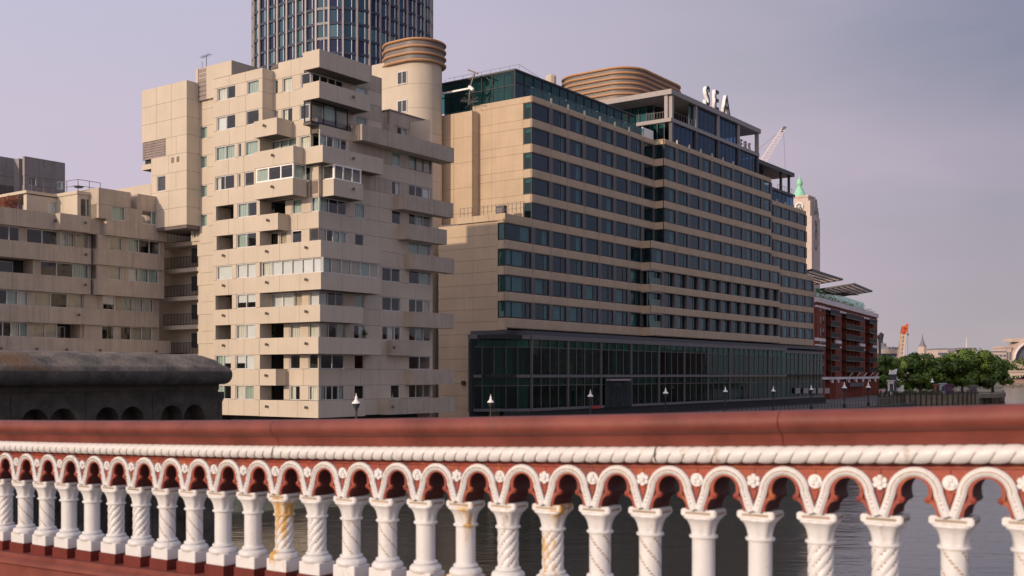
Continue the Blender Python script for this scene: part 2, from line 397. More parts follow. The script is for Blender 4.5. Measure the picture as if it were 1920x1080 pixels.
# cores (dark behind windows) and inner floors
core = MB()
core.box(UC+1.9, u_end-.05, VC+1.9, vL+12, QUAY, FZ(9)-.1)
core.box(U1+1.9, UC+1.9, vR+.2, vL, QUAY, FZ(11)-.7)
core.box(UC+1.9, uA(716, 69.0)-.05, 69.0+1.9, vL, FZ(9)-.2, FZ(11)-.1)
part('inner_core', core, M['room'], P)
for k in range(0, 12):
    mb = MB(); mb.box(U1+.15, UC+2, vR+.1, vL-.1, FZ(k)-1.35 if k < 11 else 25.95, (FZ(k) if k < 11 else 26.7)-.05)
    if k < 10:
        mb.box(UC+.15, u_end-.15, VC+.15, vR+.1, FZ(k)-1.35, FZ(k)-.05)
    else: mb.box(UC+.15, uA(716, 69.0)-.15, 69.15, vR+.1, FZ(k)-1.35, FZ(k)-.05)
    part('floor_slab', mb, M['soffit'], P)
# left bay, sunlit face x 400..487, floors 0..10
BL = {
 10: [(407, 441, 'w', 2, 'c.'), (463, 485, 'w', 1, 'g')],
 9: [(406, 441, 'w', 2, 'b.'), (461, 485, 'w', 1, '.')],
 8: [(404, 440, 'w', 2, 'gg'), (446, 452, 'w', 1, '.'), (459, 484, 'w', 1, 'g')],
 7: [(403, 439, 'w', 2, 's.'), (445, 451, 'w', 1, 'c'), (458, 476, 'w', 1, '.')],
 6: [(405, 438, 'l'), (445, 481, 'w', 2, 'g.')],
 5: [(406, 437, 'l', 1, '.g'), (443, 480, 'w', 2, 'g.')],
 4: [(406, 435, 'w', 1, 'b'), (443, 480, 'w', 2, 'bb')],
 3: [(404, 435, 'l', 1, '..'), (443, 479, 'w', 2, 'hh')],
 2: [(404, 433, 'l'), (442, 478, 'w', 2, 'cb')],
 1: [(403, 433, 'w', 2, 'gh'), (441, 477, 'w', 2, 'hb')],
 0: [(403, 433, 'w', 2, 'g.'), (441, 476, 'w', 2, 'cg')]}
for k in range(0, 11):
    xr = 492 if k >= 9 else 487
    strip(BF, P, 'B', U1, 400, xr, FZ(k), min(ZT(k), 25.95), BL[k])
    # side of the bay where it stands proud of the corner wall
    if k not in (4,): wallrun(P, 'A', vB(xr), U1+.3, UC+.05, FZ(k), min(ZT(k), 25.95), .25)
for k in range(0, 12):
    z0, z1 = (FZ(k)-1.43, FZ(k)) if k < 11 else (25.95, 26.85)
    xr = 492 if k >= 9 else 487
    wallrun(P, 'B', U1, vB(xr), vL, z0, z1, .25, name='parapet_panel', maxw=2.4)
    if k in (11, 10, 9, 6, 1, 2, 3): wallrun(P, 'A', vB(xr), U1+.25, UC+.05, z0, z1, .25)
    if k in (2, 3, 4, 5): spout(P, BF, 'B', U1, 421, FZ(k)-.55)
    if k == 1: spout(P, BF, 'B', U1, 419, FZ(k)-.55)
# proud balcony bands round the corner  (k, corner U, corner V, left px on B plane, right px on A plane, lamps)
BB = [(11, 65.6, 67.3, 568, 694), (10, 65.3, 67.0, 568, 694), (8, 65.5, 66.8, 560, 718), (7, 66.6, 66.6, 598, 681),
      (5, U1, V1-.2, 487, 714), (4, U1, V1-.2, 487, 715), (3, U1, V1-.1, 487, 681), (2, U1, V1+.1, 485, 715), (0, U1, V1+.1, 485, 685)]
for k, U, V, xl, xr in BB:
    v_hi = vB(xl, U); u_hi = uA(xr, V)
    top = FZ(k) + (.1 if k == 11 else 0)
    f = band(BF, P, U, V, v_hi, u_hi, FZ(k)-1.43, top, 'conc')
    if k in (8, 7, 10): spout(f, BF, 'A', V, 660, FZ(k)-.6)
    if k in (5, 4, 3, 2, 0): spout(f, BF, 'B', U, 502, FZ(k)-.55); spout(f, BF, 'B', U, 576, FZ(k)-.55)
# band 8 and 7 continue to the left as separate proud trays; small balcony trays
for k, U, xl, xc, depth in ((9, 64.35, 476, 519, 2.0), (8, 64.3, 476, 550, 1.6), (7, 64.3, 476, 549, 1.6), (6, U1, 487, 521, 1.4), (1, U1, 485, 517, 1.3)):
    V = vB(xc, U)
    f = band(BF, P, U, V, vB(xl, U), U+depth, FZ(k)-1.43, FZ(k), 'conc')
    spout(f, BF, 'B', U, xl+(xc-xl)*.5, FZ(k)-.55)
# flush bands on the corner wall, sunlit side
def flushB(k, xl, xr, U=UC, z0=None, z1=None): wallrun(P, 'B', U, vB(xl, U), vB(xr, U), (FZ(k)-1.43) if z0 is None else z0, FZ(k) if z1 is None else z1, .25, name='parapet_panel')
XC = 597.3
flushB(11, 522, 570); flushB(11, 492, 522, z1=FZ(11)-.5); flushB(10, 492, 570); flushB(9, 492, 581.5); flushB(8, 548, 564); flushB(6, 520, XC); flushB(1, 515, XC)
flushB(7, 549, 581)
wallrun(P, 'B', UC, vB(598, UC), vB(584, UC), FZ(7)-1.43, FZ(7), .25, m='conc2')
mb = MB(); pbox(mb, 'B', UC, vB(596, UC), vB(585, UC), FZ(7)-1.15, FZ(7)-.1, -.03, .02); part('vent_grille', mb, M['brown'], P)
# corner strips, sunlit side x 487..597
W2 = dict(head=.0)
CB = {
 10: ([(514, 521, 'w', 1, 'g'), (529, 548, 'w', 1, 'c'), (564, 581, 'w', 1, '.')], 492, 581.5),
 9: ([(512, 521, 'w', 1, 'b'), (528, 548, 'w', 1, 's'), (562, 579, 'w', 1, '.')], 492, 581.5),
 8: ([(493, 555, 'w', 4, 'gggg'), (562, 581, 'w', 1, 'c')], 487, 582.5),
 7: ([(550, 560, 'w', 1, 'g'), (563, 581, 'w', 1, 's', dict(fm='white'))], 549, XC),
 6: ([(488, 535, 'l'), (547, 565, 'w', 1, 'g'), (583, 597, 'w', 1, 'g')], 487, XC),
 5: ([(488, 521, 'w', 2, 'g.'), (524, 537, 'w', 1, 'w'), (546, 565, 'w', 1, '.', dict(fm='white')), (580, 597.1, 'w', 1, '.', dict(fm='brown'))], 487, XC),
 3: ([(487, 550, 'w', 3, 'bbb', dict(fm='white')), (551, 566, 'w', 1, 'w'), (579, 597.1, 'w', 1, 'b')], 487, XC),
 2: ([(487, 532, 'l', 0), (543, 562, 'w', 1, 'c'), (578, 597.1, 'w', 1, 'c')], 487, XC),
 1: ([(487, 532, 'l', 0), (543, 562, 'w', 1, '.'), (578, 596, 'w', 1, '.')], 487, XC),
 0: ([(487, 532, 'l', 0), (543, 562, 'w', 1, 's'), (578, 596, 'w', 1, 'c')], 487, XC)}
for k, (ops, xl, xr) in CB.items():
    strip(BF, P, 'B', UC, xl, xr, FZ(k), ZT(k), ops)
# long glazed winter gardens standing on the proud bands
window(P, 'B', U1, vB(604, U1), vB(489, U1), FZ(4), ZT(4), 6, 'alu', 'cbbbbb', d=.15)
window(P, 'A', V1-.2, U1+.2, uA(712, V1-.2), FZ(4), ZT(4), 6, 'alu', 'gwwwgw', d=.15)
window(P, 'B', 64.3, vB(548.5, 64.3), vB(479, 64.3), FZ(7), ZT(7), 3, 'white', 'g..', d=.12, fw=.12)
window(P, 'A', vB(549, 64.3), 64.5, 65.9, FZ(7), ZT(7), 1, 'white', 'g', d=.12)
mb = MB(); mb.box(64.5, UC, vB(549, 64.3)+.35, vB(479, 64.3), FZ(7)+.01, FZ(7)+.05); part('floor_slab', mb, M['soffit'], P)
window(P, 'A', 66.6, uA(627, 66.6)+.1, uA(679, 66.6), FZ(7), ZT(7), 3, 'white', '...', d=.12, fw=.1)
window(P, 'B', 66.7, 66.8, vB(603, 66.7), FZ(7), ZT(7), 1, 'white', '.', d=.12, fw=.12)
# right-hand (river) side of the corner, x 597..811
AR = {
 7: [(735, 752, 'w', 1, 's'), (767, 807, 'w', 3, '..b')],
 8: [(735, 752, 'w', 1, 'g'), (767, 809, 'w', 3, 'gww', dict(fm='brown'))],
 6: [(600, 651, 'w', 3, 'g..'), (666, 685, 'w', 1, 'g'), (735, 753, 'w', 1, '.'), (767, 808, 'w', 3, '.g.')],
 5: [(600, 651, 'w', 4, 'w.gg'), (666, 684, 'w', 1, '.'), (767, 808, 'w', 2, 'gg')],
 4: [(717, 752, 'w', 2, '..'), (767, 808, 'w', 2, '.g')],
 3: [(599, 645, 'w', 3, 'b..'), (665, 684, 'w', 1, 'g'), (717, 752, 'w', 2, '..'), (767, 808, 'w', 3, '..w')],
 2: [(598, 649, 'w', 3, 'c.c'), (664, 685, 'w', 1, 's'), (717, 752, 'w', 3, '.c.'), (767, 808, 'w', 3, '.g.')],
 1: [(598, 647, 'w', 2, '..'), (665, 684, 'w', 1, '.'), (767, 808, 'w', 2, '..')],
 0: [(598, 647, 'w', 4, 'g..g'), (665, 684, 'w', 1, '.'), (733, 751, 'w', 1, '.'), (767, 808, 'w', 3, '...')]}
for k, ops in AR.items():
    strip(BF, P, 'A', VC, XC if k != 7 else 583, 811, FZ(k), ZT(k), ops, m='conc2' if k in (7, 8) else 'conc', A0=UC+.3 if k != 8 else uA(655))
strip(BF, P, 'A', VC+.0, 583, 655, FZ(8), ZT(8), [(584, 652, 'w', 4, 'g.g.')], A0=UC+.3)
for k in range(0, 10):     # flush bands on the river side
    if k == 9: wallrun(P, 'A', VC, UC+.25, uA(811), FZ(9)-1.43, FZ(9)-.6, .25, name='parapet_panel'); continue
    wallrun(P, 'A', VC, UC+.25, uA(811), FZ(k)-1.43, FZ(k), .25, name='parapet_panel')
for k in range(-1, 10): wallrun(P, 'B', uA(811)-.01, VC+.3, vL, max(QUAY, FZ(k)), FZ(k)+2.69, -.05, 'conc', maxw=4)
# right-hand balcony trays: (k, left px on the B face, corner px)
for k, xc, xr in ((9, 679, 851), (7, 755.4, 850), (6, 763, 838), (5, 776, 852), (3, 776, 852), (2, 737, 782), (1, 776, 852), (0, 728, 852)):
    V = V1+.3 if k != 2 else V1+.7
    f = band(BF, P, uA(xc, V), V, VC+(.5 if k == 9 else .0), uA(xr, V), FZ(k)-1.43, FZ(k), 'conc2', joint=3.2)
    if k in (2, 0): spout(f, BF, 'A', V, xc-1 if k == 2 else 724+10, FZ(k)-.7)
# top storeys of the corner, river side
V9 = 69.0
strip(BF, P, 'A', V9, 582, 716, FZ(10), ZT(10), [(583, 645, 'w', 4, '....', dict(fm='alu')), (668, 690, 'w', 1, 'h')], A0=UC+.3)
strip(BF, P, 'A', V9, 582, 716, FZ(9)+.3, ZT(9), [(668, 689, 'w', 1, 'g')], A0=UC+.3)
for k, zz in ((11, FZ(11)), (10, FZ(10)), (9, FZ(9)+.3)): wallrun(P, 'A', V9, UC+.25, uA(716, V9), FZ(k)-1.43, zz, .25, m='conc2', name='parapet_panel')
wallrun(P, 'B', uA(716, V9), V9+.25, vR, FZ(8), FZ(11), -.1, 'conc2', maxw=4)
mb = MB().box(UC+.1, uA(716, V9)-.1, V9+.1, vR, FZ(11)-.4, FZ(11)-.15); part('roof_slab', mb, M['soffit'], P)
# black framed picture window
mb = MB().box(uA(584, VC), uA(653, VC), VC+.1, V9+.1, 21.3, 21.5).box(uA(584, VC), uA(653, VC), VC+.1, V9+.1, 23.34, 23.5); part('glass_box_slab', mb, M['soffit'], P)
window(P, 'A', VC, uA(584), uA(653), 21.5, 23.34, 3, 'black', '.g.', d=.05, fw=.09)
window(P, 'B', uA(584), VC+.05, V9, 21.5, 23.34, 1, 'black', '.', d=.0, fw=.09)
# roof blocks, mast and louvres
strip(BF, P, 'B', U1, 367, 400, 25.2, 28.2, [(371, 387, 'v')] )
mb = MB(); vL2, vTop = vB(367), vB(434)
mb.box(U1+.06, U1+4.2, vTop, vL2, 26.9, 28.2); part('roof_block', mb, M['conc2'], P)
wallrun(P, 'B', U1, vTop, vL, 26.86, 28.2, .05, maxw=3)
mb = MB().box(U1+.02, U1+.1, vB(428), vB(416), 26.35, 26.6); part('vent_slot', mb, M['louv'], P)
# strip with the small stair windows x 372..400
for k in range(-2, 11):
    z0 = FZ(k)-.35
    if z0 < QUAY: continue
    zt = min(z0+2.7, 25.2)
    ops = [(374, 388, 'w', 1, 'g')] if 6 <= k <= 9 else []
    strip(BF, P, 'B', U1+.3, 370, 400.3, z0, z0+1.15, ops); wallrun(P, 'B', U1+.3, vB(400.3), vB(370), z0+1.15, zt, .3, maxw=3)
core2 = MB().box(U1+.9, U1+8, vL+.05, vB(367)+.3, QUAY, 26.6); part('inner_core', core2, M['room'], P)
# left stair block
UL = 63.7; v350, v266, v283 = BF.v(350, UL), BF.v(266, UL), BF.v(284, UL)
zs = [QUAY+i*1.62 for i in range(21)]; ztop = 26.9
lev = [z for z in [26.9-1.65*i for i in range(20)] if z > 14.2]
b2 = MB().box(UL+.3, U1+6, v350+.1, v283-.1, 13.8, 26.7).box(UL+.3, U1+6, v283-.2, v266-.1, 19.8, 26.7); part('inner_core', b2, M['room'], P)
STW = {26.9-1.65*4: None}
for i, zt in enumerate(lev):
    zb = zt-1.65
    left = 266 if zb > 19.5 else 283.5
    ops = []
    if i == 3: ops = [(266.5, 311, 'v')]
    if i in (5, 8, 11): ops = [(294, 310, 'w', 1, '.', dict(sill=.1, head=.1))]
    strip(BF, P, 'B', UL, left, 350, zb, zt, ops, thick=.3)
    wallrun(P, 'A', v350, UL+.3, U1+.6, zb, zt, .3, maxw=3)
    if i == 4:
        mb = MB()
        for x in (326, 336): pbox(mb, 'B', UL, BF.v(x, UL), BF.v(x-4.5, UL), zt-.75, zt-.25, -.03, .01)
        part('vent_grille', mb, M['brown'], P)
mb = MB().box(UL+.05, U1+6, v283, v266, 19.35, 19.8); part('soffit_slab', mb, M['soffit'], P)
mb = MB().box(UL, UL+.3, v283, v266, 19.36, 19.85); part('wall_panel', mb, M['conc'], P)
mb = MB().box(UL+.02, U1+6, v350+.02, v283, lev[-1]-1.95, lev[-1]-1.66); part('soffit_slab', mb, M['soffit'], P)
# tv aerial on the roof block
ax = MB(); av = vB(387, U1+.6)
ax.bar((U1+.6, av, 28.2), (U1+.6, av, 29.5), .03); ax.bar((U1+.6, av+.8, 29.35), (U1+.6, av-.5, 29.5), .025)
for i in range(6): ax.bar((U1+.3, av-.5+.22*i, 29.5-.02*i), (U1+.9, av-.5+.22*i, 29.5-.02*i), .015)
ax.bar((U1+.6, av+.6, 28.2), (U1+.6, av+.6, 29.0), .02)
solo('tv_aerial', ax, M['mgrey'], 'thin television aerial standing on the highest left roof block of the tall flats', 'aerial', BF)
# roof terrace pavilion
PU, PV = 78.5, 71.0
mb = MB().box(PU+.3, BF.u(803, PV)-.3, PV+.3, 76, 20, 25.2); part('inner_core', mb, M['room'], P)
strip(BF, P, 'A', PV, 732.6, 803, FZ(9), 24.1, [(745, 765, 'w', 2, '.c', dict(sill=.4)), (772, 792, 'w', 2, '..', dict(sill=.4))], m='conc2', A0=PU+.3)
wallrun(P, 'A', PV, PU, BF.u(803, PV), 24.1, 25.4, .3, 'conc2', maxw=5)
wallrun(P, 'B', PU, PV+.01, BF.v(700, PU), FZ(9), 25.4, .3, 'conc2', maxw=5)
mb = MB().box(PU-.08, BF.u(803, PV)+.08, PV-.08, 77, 25.4, 25.52); part('roof_edge', mb, M['louv'], P)
mb = MB().box(PU+1, PU+1.02, 0, 0, 0, 0)
# open stair balconies between the two blocks of flats
SU = 66.4
sv0, sv1 = BF.v(374, SU), BF.v(305, SU)
mb = MB().box(SU+1.5, SU+1.8, sv0-.2, sv1+4.5, QUAY, 15.0); part('stair_back_wall', mb, M['conc'], P)
wallrun(P, 'B', U1+.6, BF.v(388, U1+.6), BF.v(372, U1+.6), QUAY, 14.2, .4, maxw=4)
strip(BF, P, 'B', SU-1.0, 358, 376, 12.4, 14.6, [(361, 374, 'w', 2, 'c.', dict(head=.5, sill=.3))])
for i, yb in enumerate((453, 502, 555, 609, 663)):
    zt = BF.z_u(345, yb, SU); mb = MB().box(SU, SU+1.5, sv0, sv1+1, zt-.42, zt-.05); part('stair_landing', mb, M['conc'], P)
    f = MB()
    f.bar((SU+.05, sv0, zt+1.05), (SU+.05, sv1, zt+1.05), .03); f.bar((SU+.05, sv0, zt+.05), (SU+.05, sv1, zt+.05), .025)
    for j in range(26): a = sv0+(sv1-sv0)*j/25; f.bar((SU+.05, a, zt), (SU+.05, a, zt+1.05), .028)
    part('balcony_railing', f, M['black'], P)
    d = MB().box(SU+1.42, SU+1.49, sv0+.6, sv0+1.6, zt, zt+2.0).box(SU+1.42, SU+1.49, sv0+2.2, sv0+3.0, zt+.6, zt+2.0); part('landing_door', d, M['dgrey'], P)
for i in range(3):
    mb = MB(); a = sv0+.2+i*.9
# potted plant in a loggia and round lantern bits
def pot(u, v, z, s, fr=BF, lab='', grp=None, n=60):
    t_ = thing('potted_plant', lab, 'plant', fr, (u, v, z), grp)
    q = MB().lathe([(.14*s, 0), (.2*s, .3*s)], (u, v, z), 8); part('pot', q, M['brown'], t_)
    q = MB(); rr = random.Random(int(u*97+v*31))
    for i in range(n):
        a = rr.random()*6.28; e = rr.random()*1.2+.2; l_ = s*(.35+.5*rr.random()); d = Vector((math.cos(a)*math.cos(e), math.sin(a)*math.cos(e), math.sin(e)))
        b0 = Vector((u, v, z+.3*s))+d*l_*.3; tip = Vector((u, v, z+.3*s))+d*l_; sd_ = d.cross(Vector((0, 0, 1))).normalized()*.06*s
        q.poly([b0-sd_*.4, b0+sd_*.4, (b0+tip)/2+sd_, tip, (b0+tip)/2-sd_])
    part('foliage', q, M['leafd'], t_); return t_
M['leafd'] = mat('dark_plant_leaf', (.06, .12, .04), .6, var=.3)
pot(UC+.7, vB(500, UC), FZ(2), 1.3, lab='leafy green plant in a dark open loggia of the tall flats')
pot(V1*0+uA(681, VC-.5), VC-.6, FZ(2)-.05, .9, lab='small plant on the river side balcony of the tall flats')

# ================================================================ low flats on the left
LV = 87.8; LP = 86.9
low = thing('apartment_building', 'low pale concrete flats at the left edge with window strips and a roof railing', 'building', BF, (55, 88, QUAY))
Q = low; U00 = BF.u(-60, LV)
uL = lambda x, V=LV: BF.u(x, V)
mb = MB().box(U00, uL(306)-.3, LV+2.0, LV+10, QUAY, FZ(6)-.2); part('inner_core', mb, M['room'], Q)
for k in range(0, 8):
    mb = MB().box(U00, uL(300 if k < 7 else 300)-.2, LV+.2, LV+2.1, FZ(k)-1.3, FZ(k)-.06)
    if k < 7: part('floor_slab', mb, M['soffit'], Q)
LW = {
 5: ([(-2, 38, 'w', 2, '..'), (50, 109, 'w', 2, '..'), (112, 126, 'w', 1, 'b'), (128, 140, 'w', 1, 'g'), (142, 167, 'w', 1, 'w')], 171),
 4: ([(-20, 62, 'l', 1, '..'), (76, 167, 'w', 3, '..g')], 171),
 3: ([(-6, 53, 'w', 3, '.gc'), (64, 157, 'w', 3, 'w.w')], 160),
 2: ([(-10, 53, 'w', 4, '..cg'), (62, 108, 'w', 2, 'ww'), (109, 150, 'l', 1, '..')], 160),
 1: ([(0, 60, 'w', 4, '....')], 160), 0: ([], 160)}
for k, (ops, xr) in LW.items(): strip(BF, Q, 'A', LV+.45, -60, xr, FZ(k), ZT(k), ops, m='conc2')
LR = {
 6: (LP, [(210, 235, 'w', 1, 'g'), (266, 304, 'w', 2, '.g')], 185, 313),
 5: (LP+.4, [(206, 230, 'w', 1, 'w'), (241, 300, 'w', 3, 'g..')], 184, 308),
 4: (LP+.4, [(205, 228, 'w', 1, 'w'), (240, 298, 'w', 3, 'cgg')], 184, 308),
 3: (LV+.3, [(193, 217, 'w', 1, 'h', dict(fm='white')), (228, 288, 'w', 3, 'gcc')], 158, 298),
 2: (LV+.3, [(191, 215, 'w', 1, '.'), (226, 286, 'w', 3, '.ww')], 158, 298),
 1: (LV+.3, [], 158, 298), 0: (LV+.3, [], 158, 298)}
for k, (V, ops, xl, xr) in LR.items():
    strip(BF, Q, 'A', V, xl, xr, FZ(k), ZT(k), ops, m='conc2', thick=.6 if k < 4 else 1.2)
    wallrun(Q, 'B', uL(xl, V), V+.3, LV+1.9, FZ(k), ZT(k), .25, 'conc2')
for k, V, xl, xr in ((6, LP, 113, 170), (5, LV-.1, -60, 171), (4, LV-.1, -60, 170), (3, LV-.1, -60, 158), (2, LP+.2, -60, 320), (1, LV, -60, 300), (6, LV-.1, -60, 113)):
    f = band(BF, Q, uL(xl, V), V, LV+2, uL(xr, V), FZ(k)-1.43, FZ(k), 'conc2', joint=3.3)
    if k == 2:
        for x in (0, 67, 123, 186, 291): spout(f, BF, 'A', V, x, FZ(k)-1.0)
    else: spout(f, BF, 'A', V, xr-12, FZ(k)-.6)
for k, V, xl, xr in ((7, LP-.02, 185, 245), (7, LP, 258, 313), (6, LP, 200, 313), (5, LP+.2, 184, 308), (4, LP+.2, 184, 308), (3, LV+.05, 158, 298)):
    band(BF, Q, uL(xl, V), V, LV+2, uL(xr, V), FZ(k)-1.43, FZ(k), 'conc2', joint=2.8)
wallrun(Q, 'A', LP+.7, uL(245, LP), uL(258, LP), FZ(6), FZ(7)-.5, .25, 'conc2')
wallrun(Q, 'A', LP+.6, uL(170, LP), uL(200, LP), FZ(6)-1.43, FZ(6), .25, 'conc2')
for k in range(0, 7): wallrun(Q, 'B', uL(306), LV+.6, LV+9, FZ(k), FZ(k)+2.69, -.2, 'conc2')
# set-back upper storey
RV = 91.5
strip(BF, Q, 'A', RV, 50, 185, FZ(6), FZ(6)+2.0, [(91, 110, 'w', 1, 'b', dict(fm='white', head=.3)), (120, 142, 'w', 1, 'g', dict(fm='white'))], m='conc', thick=.5)
strip(BF, Q, 'A', RV-3.2, 145, 185, FZ(6), FZ(6)+2.1, [(151, 174, 'w', 2, '.g', dict(head=.3))], m='conc', A1=None)
wallrun(Q, 'B', BF.u(145, RV-3.2), RV-2.9, RV+3, FZ(6), FZ(6)+2.1, .3, 'conc')
mb = MB().box(BF.u(50, RV)-.1, BF.u(186, RV), RV-.1, RV+7, FZ(6)+2.1, FZ(6)+2.35).box(BF.u(145, RV-3.2)-.1, BF.u(190, RV-3.2), RV-3.3, RV+4, FZ(6)+2.11, FZ(6)+2.4); part('roof_slab', mb, M['conc'], Q)
# lit wall further back, right of the roof blocks
mb = MB().box(70, 70.4, BF.v(283, 70), BF.v(215, 70), 10, BF.z_u(255, 349, 70)); part('rear_wall', mb, M['conc'], Q)
# railing round the roof
rl = MB(); z0 = FZ(6)+2.35
pts = [(BF.u(62, RV), RV+.2), (BF.u(145, RV-3.2), RV+.2), (BF.u(145, RV-3.2)+.2, RV-3.0), (BF.u(188, RV-3), RV-3.0)]
for a, b_ in zip(pts, pts[1:]):
    for hh in (.55, 1.1): rl.bar((*a, z0+hh), (*b_, z0+hh), .03)
    n = max(2, int(math.dist(a, b_)/1.5))
    for i in range(n+1):
        p = (a[0]+(b_[0]-a[0])*i/n, a[1]+(b_[1]-a[1])*i/n); rl.bar((*p, z0), (*p, z0+1.1), .03)
part('roof_railing', rl, M['mgrey'], Q)
dish = MB().lathe([(.02, -.08), (.3, -.04), (.5, .1)], (BF.u(178, LP), LP+2.5, FZ(6)+2.9), 10); solo('satellite_dish', dish, M['dgrey'], 'small dark satellite dish on the roof of the low flats by the railing', 'dish', BF)
# dry russet shrub on the roof terrace
q = MB(); rr = random.Random(5)
for i in range(420):
    x = 2+36*rr.random(); c = Vector((BF.u(x, LV+1.2), LV+1.2+rr.random(), FZ(6)+.1+rr.random()*1.3*(.4+.6*x/38)))
    d = Vector((rr.uniform(-1, 1), rr.uniform(-1, 1), rr.uniform(-.2, 1.2))).normalized()*.35
    q.bar(c, c+d, .02, 3)
M['rust'] = mat('dry_russet_twigs', (.25, .10, .06), .9, var=.3)
solo('dry_shrub', q, M['rust'], 'dry russet shrub on the roof terrace at the left edge of the photo', 'shrub', BF)
# dark block behind
GV = 112
gb = thing('apartment_building', 'dark grey concrete block rising behind the low flats at the left edge', 'building', BF, (80, GV, QUAY))
zt = BF.z_v(90, 300, GV)
strip(BF, gb, 'A', GV, 46, 122, BF.z_v(60, 348, GV), BF.z_v(60, 331, GV), [(53, 69, 'w', 1, '.'), (107, 119, 'w', 1, 'g')], m='conc3')
strip(BF, gb, 'A', GV, 46, 122, BF.z_v(60, 377, GV), BF.z_v(60, 365, GV), [(51, 68, 'w', 1, '.'), (105, 118, 'w', 1, '.')], m='conc3')
for a, b_ in ((331, 300), (365, 348), (450, 377)):
    z0_, z1_ = BF.z_v(60, a, GV), (zt if b_ == 300 else BF.z_v(60, b_, GV)); wallrun(gb, 'A', GV, BF.u(46, GV), BF.u(122, GV), z0_, z1_, .4, 'conc3', maxw=5)
    wallrun(gb, 'A', GV+2.2, BF.u(-80, GV+2.2), BF.u(46.5, GV+2.2), z0_, z1_, .4, 'conc3', maxw=6)
wallrun(gb, 'A', GV+2.2, BF.u(-80, GV+2.2), BF.u(46.5, GV+2.2), BF.z_v(60, 365, GV), BF.z_v(60, 331, GV), .4, 'conc3', maxw=6)
mb = MB().box(BF.u(-80, GV+2.2), BF.u(122, GV)-.1, GV+2.7, GV+14, QUAY, zt-.1).box(BF.u(46, GV)+.05, BF.u(122, GV)-.1, GV+1.2, GV+3, QUAY, zt-.1); part('inner_core', mb, M['conc3'], gb)
# ================================================================ the long hotel
HU, HV, HL = 110.4, 76.4, 104.8     # end wall, river facade, lower end wall
V2 = 74.8; HS = 3.09; HEAD = 33.5; WH = 2.04
hotel = thing('hotel_building', 'long brown stone hotel with rows of dark windows above a black glass podium', 'building', BF, (HL, HV, QUAY))
H_ = hotel
def shared(name, mb, mats, org, smooth=False): return mb.mesh(name, mats, smooth, org)
# window prototypes (local: x along facade, y into the building, z up from the sill); w = clear bay width
BAY = 3.95; PW = .86
hw_cache = {}
def hotel_window(u0, u1, v, zs, kind):
    """kind: 1 plain pane, 2 two panes, flags for curtains; built once per kind and width, then shared"""
    w = round(u1-u0, 2); key = (w, kind)
    if key not in hw_cache:
        f = MB(); fw = .11
        f.box(0, w, .10, .24, 0, .16).box(0, w, .10, .24, WH-.12, WH).box(0, fw, .10, .24, .16, WH-.12).box(w-fw, w, .10, .24, .16, WH-.12)
        panes = [(fw, w-fw)]
        if kind[0] == '2': c = w*.62; f.box(c-.06, c+.06, .12, .22, .16, WH-.12); panes = [(fw, c-.06), (c+.06, w-fw)]
        if kind[0] == '3': c, e = w*.25, w*.80; f.box(c-.05, c+.05, .12, .22, .16, WH-.12).box(e-.05, e+.05, .12, .22, .16, WH-.12); panes = [(fw, c-.05), (c+.05, e-.05), (e+.05, w-fw)]
        fm = f.mesh('window', [M['black']])
        pm = []
        for a, b_ in panes: pm.append(MB().box(a, b_, .16, .175, .16, WH-.12).mesh('pane', [M['hg']]))
        cm = []
        def fold(a, b_, m):
            c_ = MB(); n = max(2, int((b_-a)/.14))
            for i in range(n): o = .42+(.04 if i % 2 else 0); c_.box(a+(b_-a)*i/n, a+(b_-a)*(i+1)/n, o, o+.02, .1, WH-.1)
            cm.append(c_.mesh('curtain', [M[m]]))
        s = kind[1:]
        if 'r' in s: fold(w*.66, w-fw, 'teal')
        if 'l' in s: fold(fw, w*.3, 'teal')
        if 'w' in s: fold(fw+.05, w*.72, 'teal')
        if 'f' in s: fold(fw, w-fw, 'teal')
        hw_cache[key] = (fm, pm, cm)
    fm, pm, cm = hw_cache[key]
    f = part('window', fm, None, H_, org=(u0, v, zs))
    for x in pm: part('pane', x, None, f, org=(u0, v, zs))
    for x in cm: part('curtain', x, None, f, org=(u0, v, zs))
    return f
hr = random.Random(11)
panel_cache = {}
def hpanel(u0, u1, v, z0, z1, name='spandrel_panel'):
    w = round(u1-u0, 2); h = round(z1-z0, 2); key = (w, h)
    if key not in panel_cache:
        # slightly cushioned stone panel with a chamfer all round
        m_ = MB(); e = .08; d = .08
        m_.v = [(0, d, 0), (w, d, 0), (w, d, h), (0, d, h), (e, 0, e), (w-e, 0, e), (w-e, 0, h-e), (e, 0, h-e), (0, .25, 0), (w, .25, 0), (w, .25, h), (0, .25, h)]
        m_.f = [(4, 5, 6, 7), (0, 1, 5, 4), (1, 2, 6, 5), (2, 3, 7, 6), (3, 0, 4, 7), (8, 9, 1, 0), (10, 11, 3, 2), (9, 10, 2, 1), (11, 8, 0, 3)]; m_.m = [0]*9
        panel_cache[key] = m_.mesh(name, [M['stone']])
    return part(name, panel_cache[key], None, H_, org=(u0, v, z0))
def row_z(r): return HEAD-HS*r-WH, HEAD-HS*r         # sill, head
def band_z(r): return HEAD-HS*r, HEAD-HS*(r-1)-WH    # band above row r
pier_mb = MB()
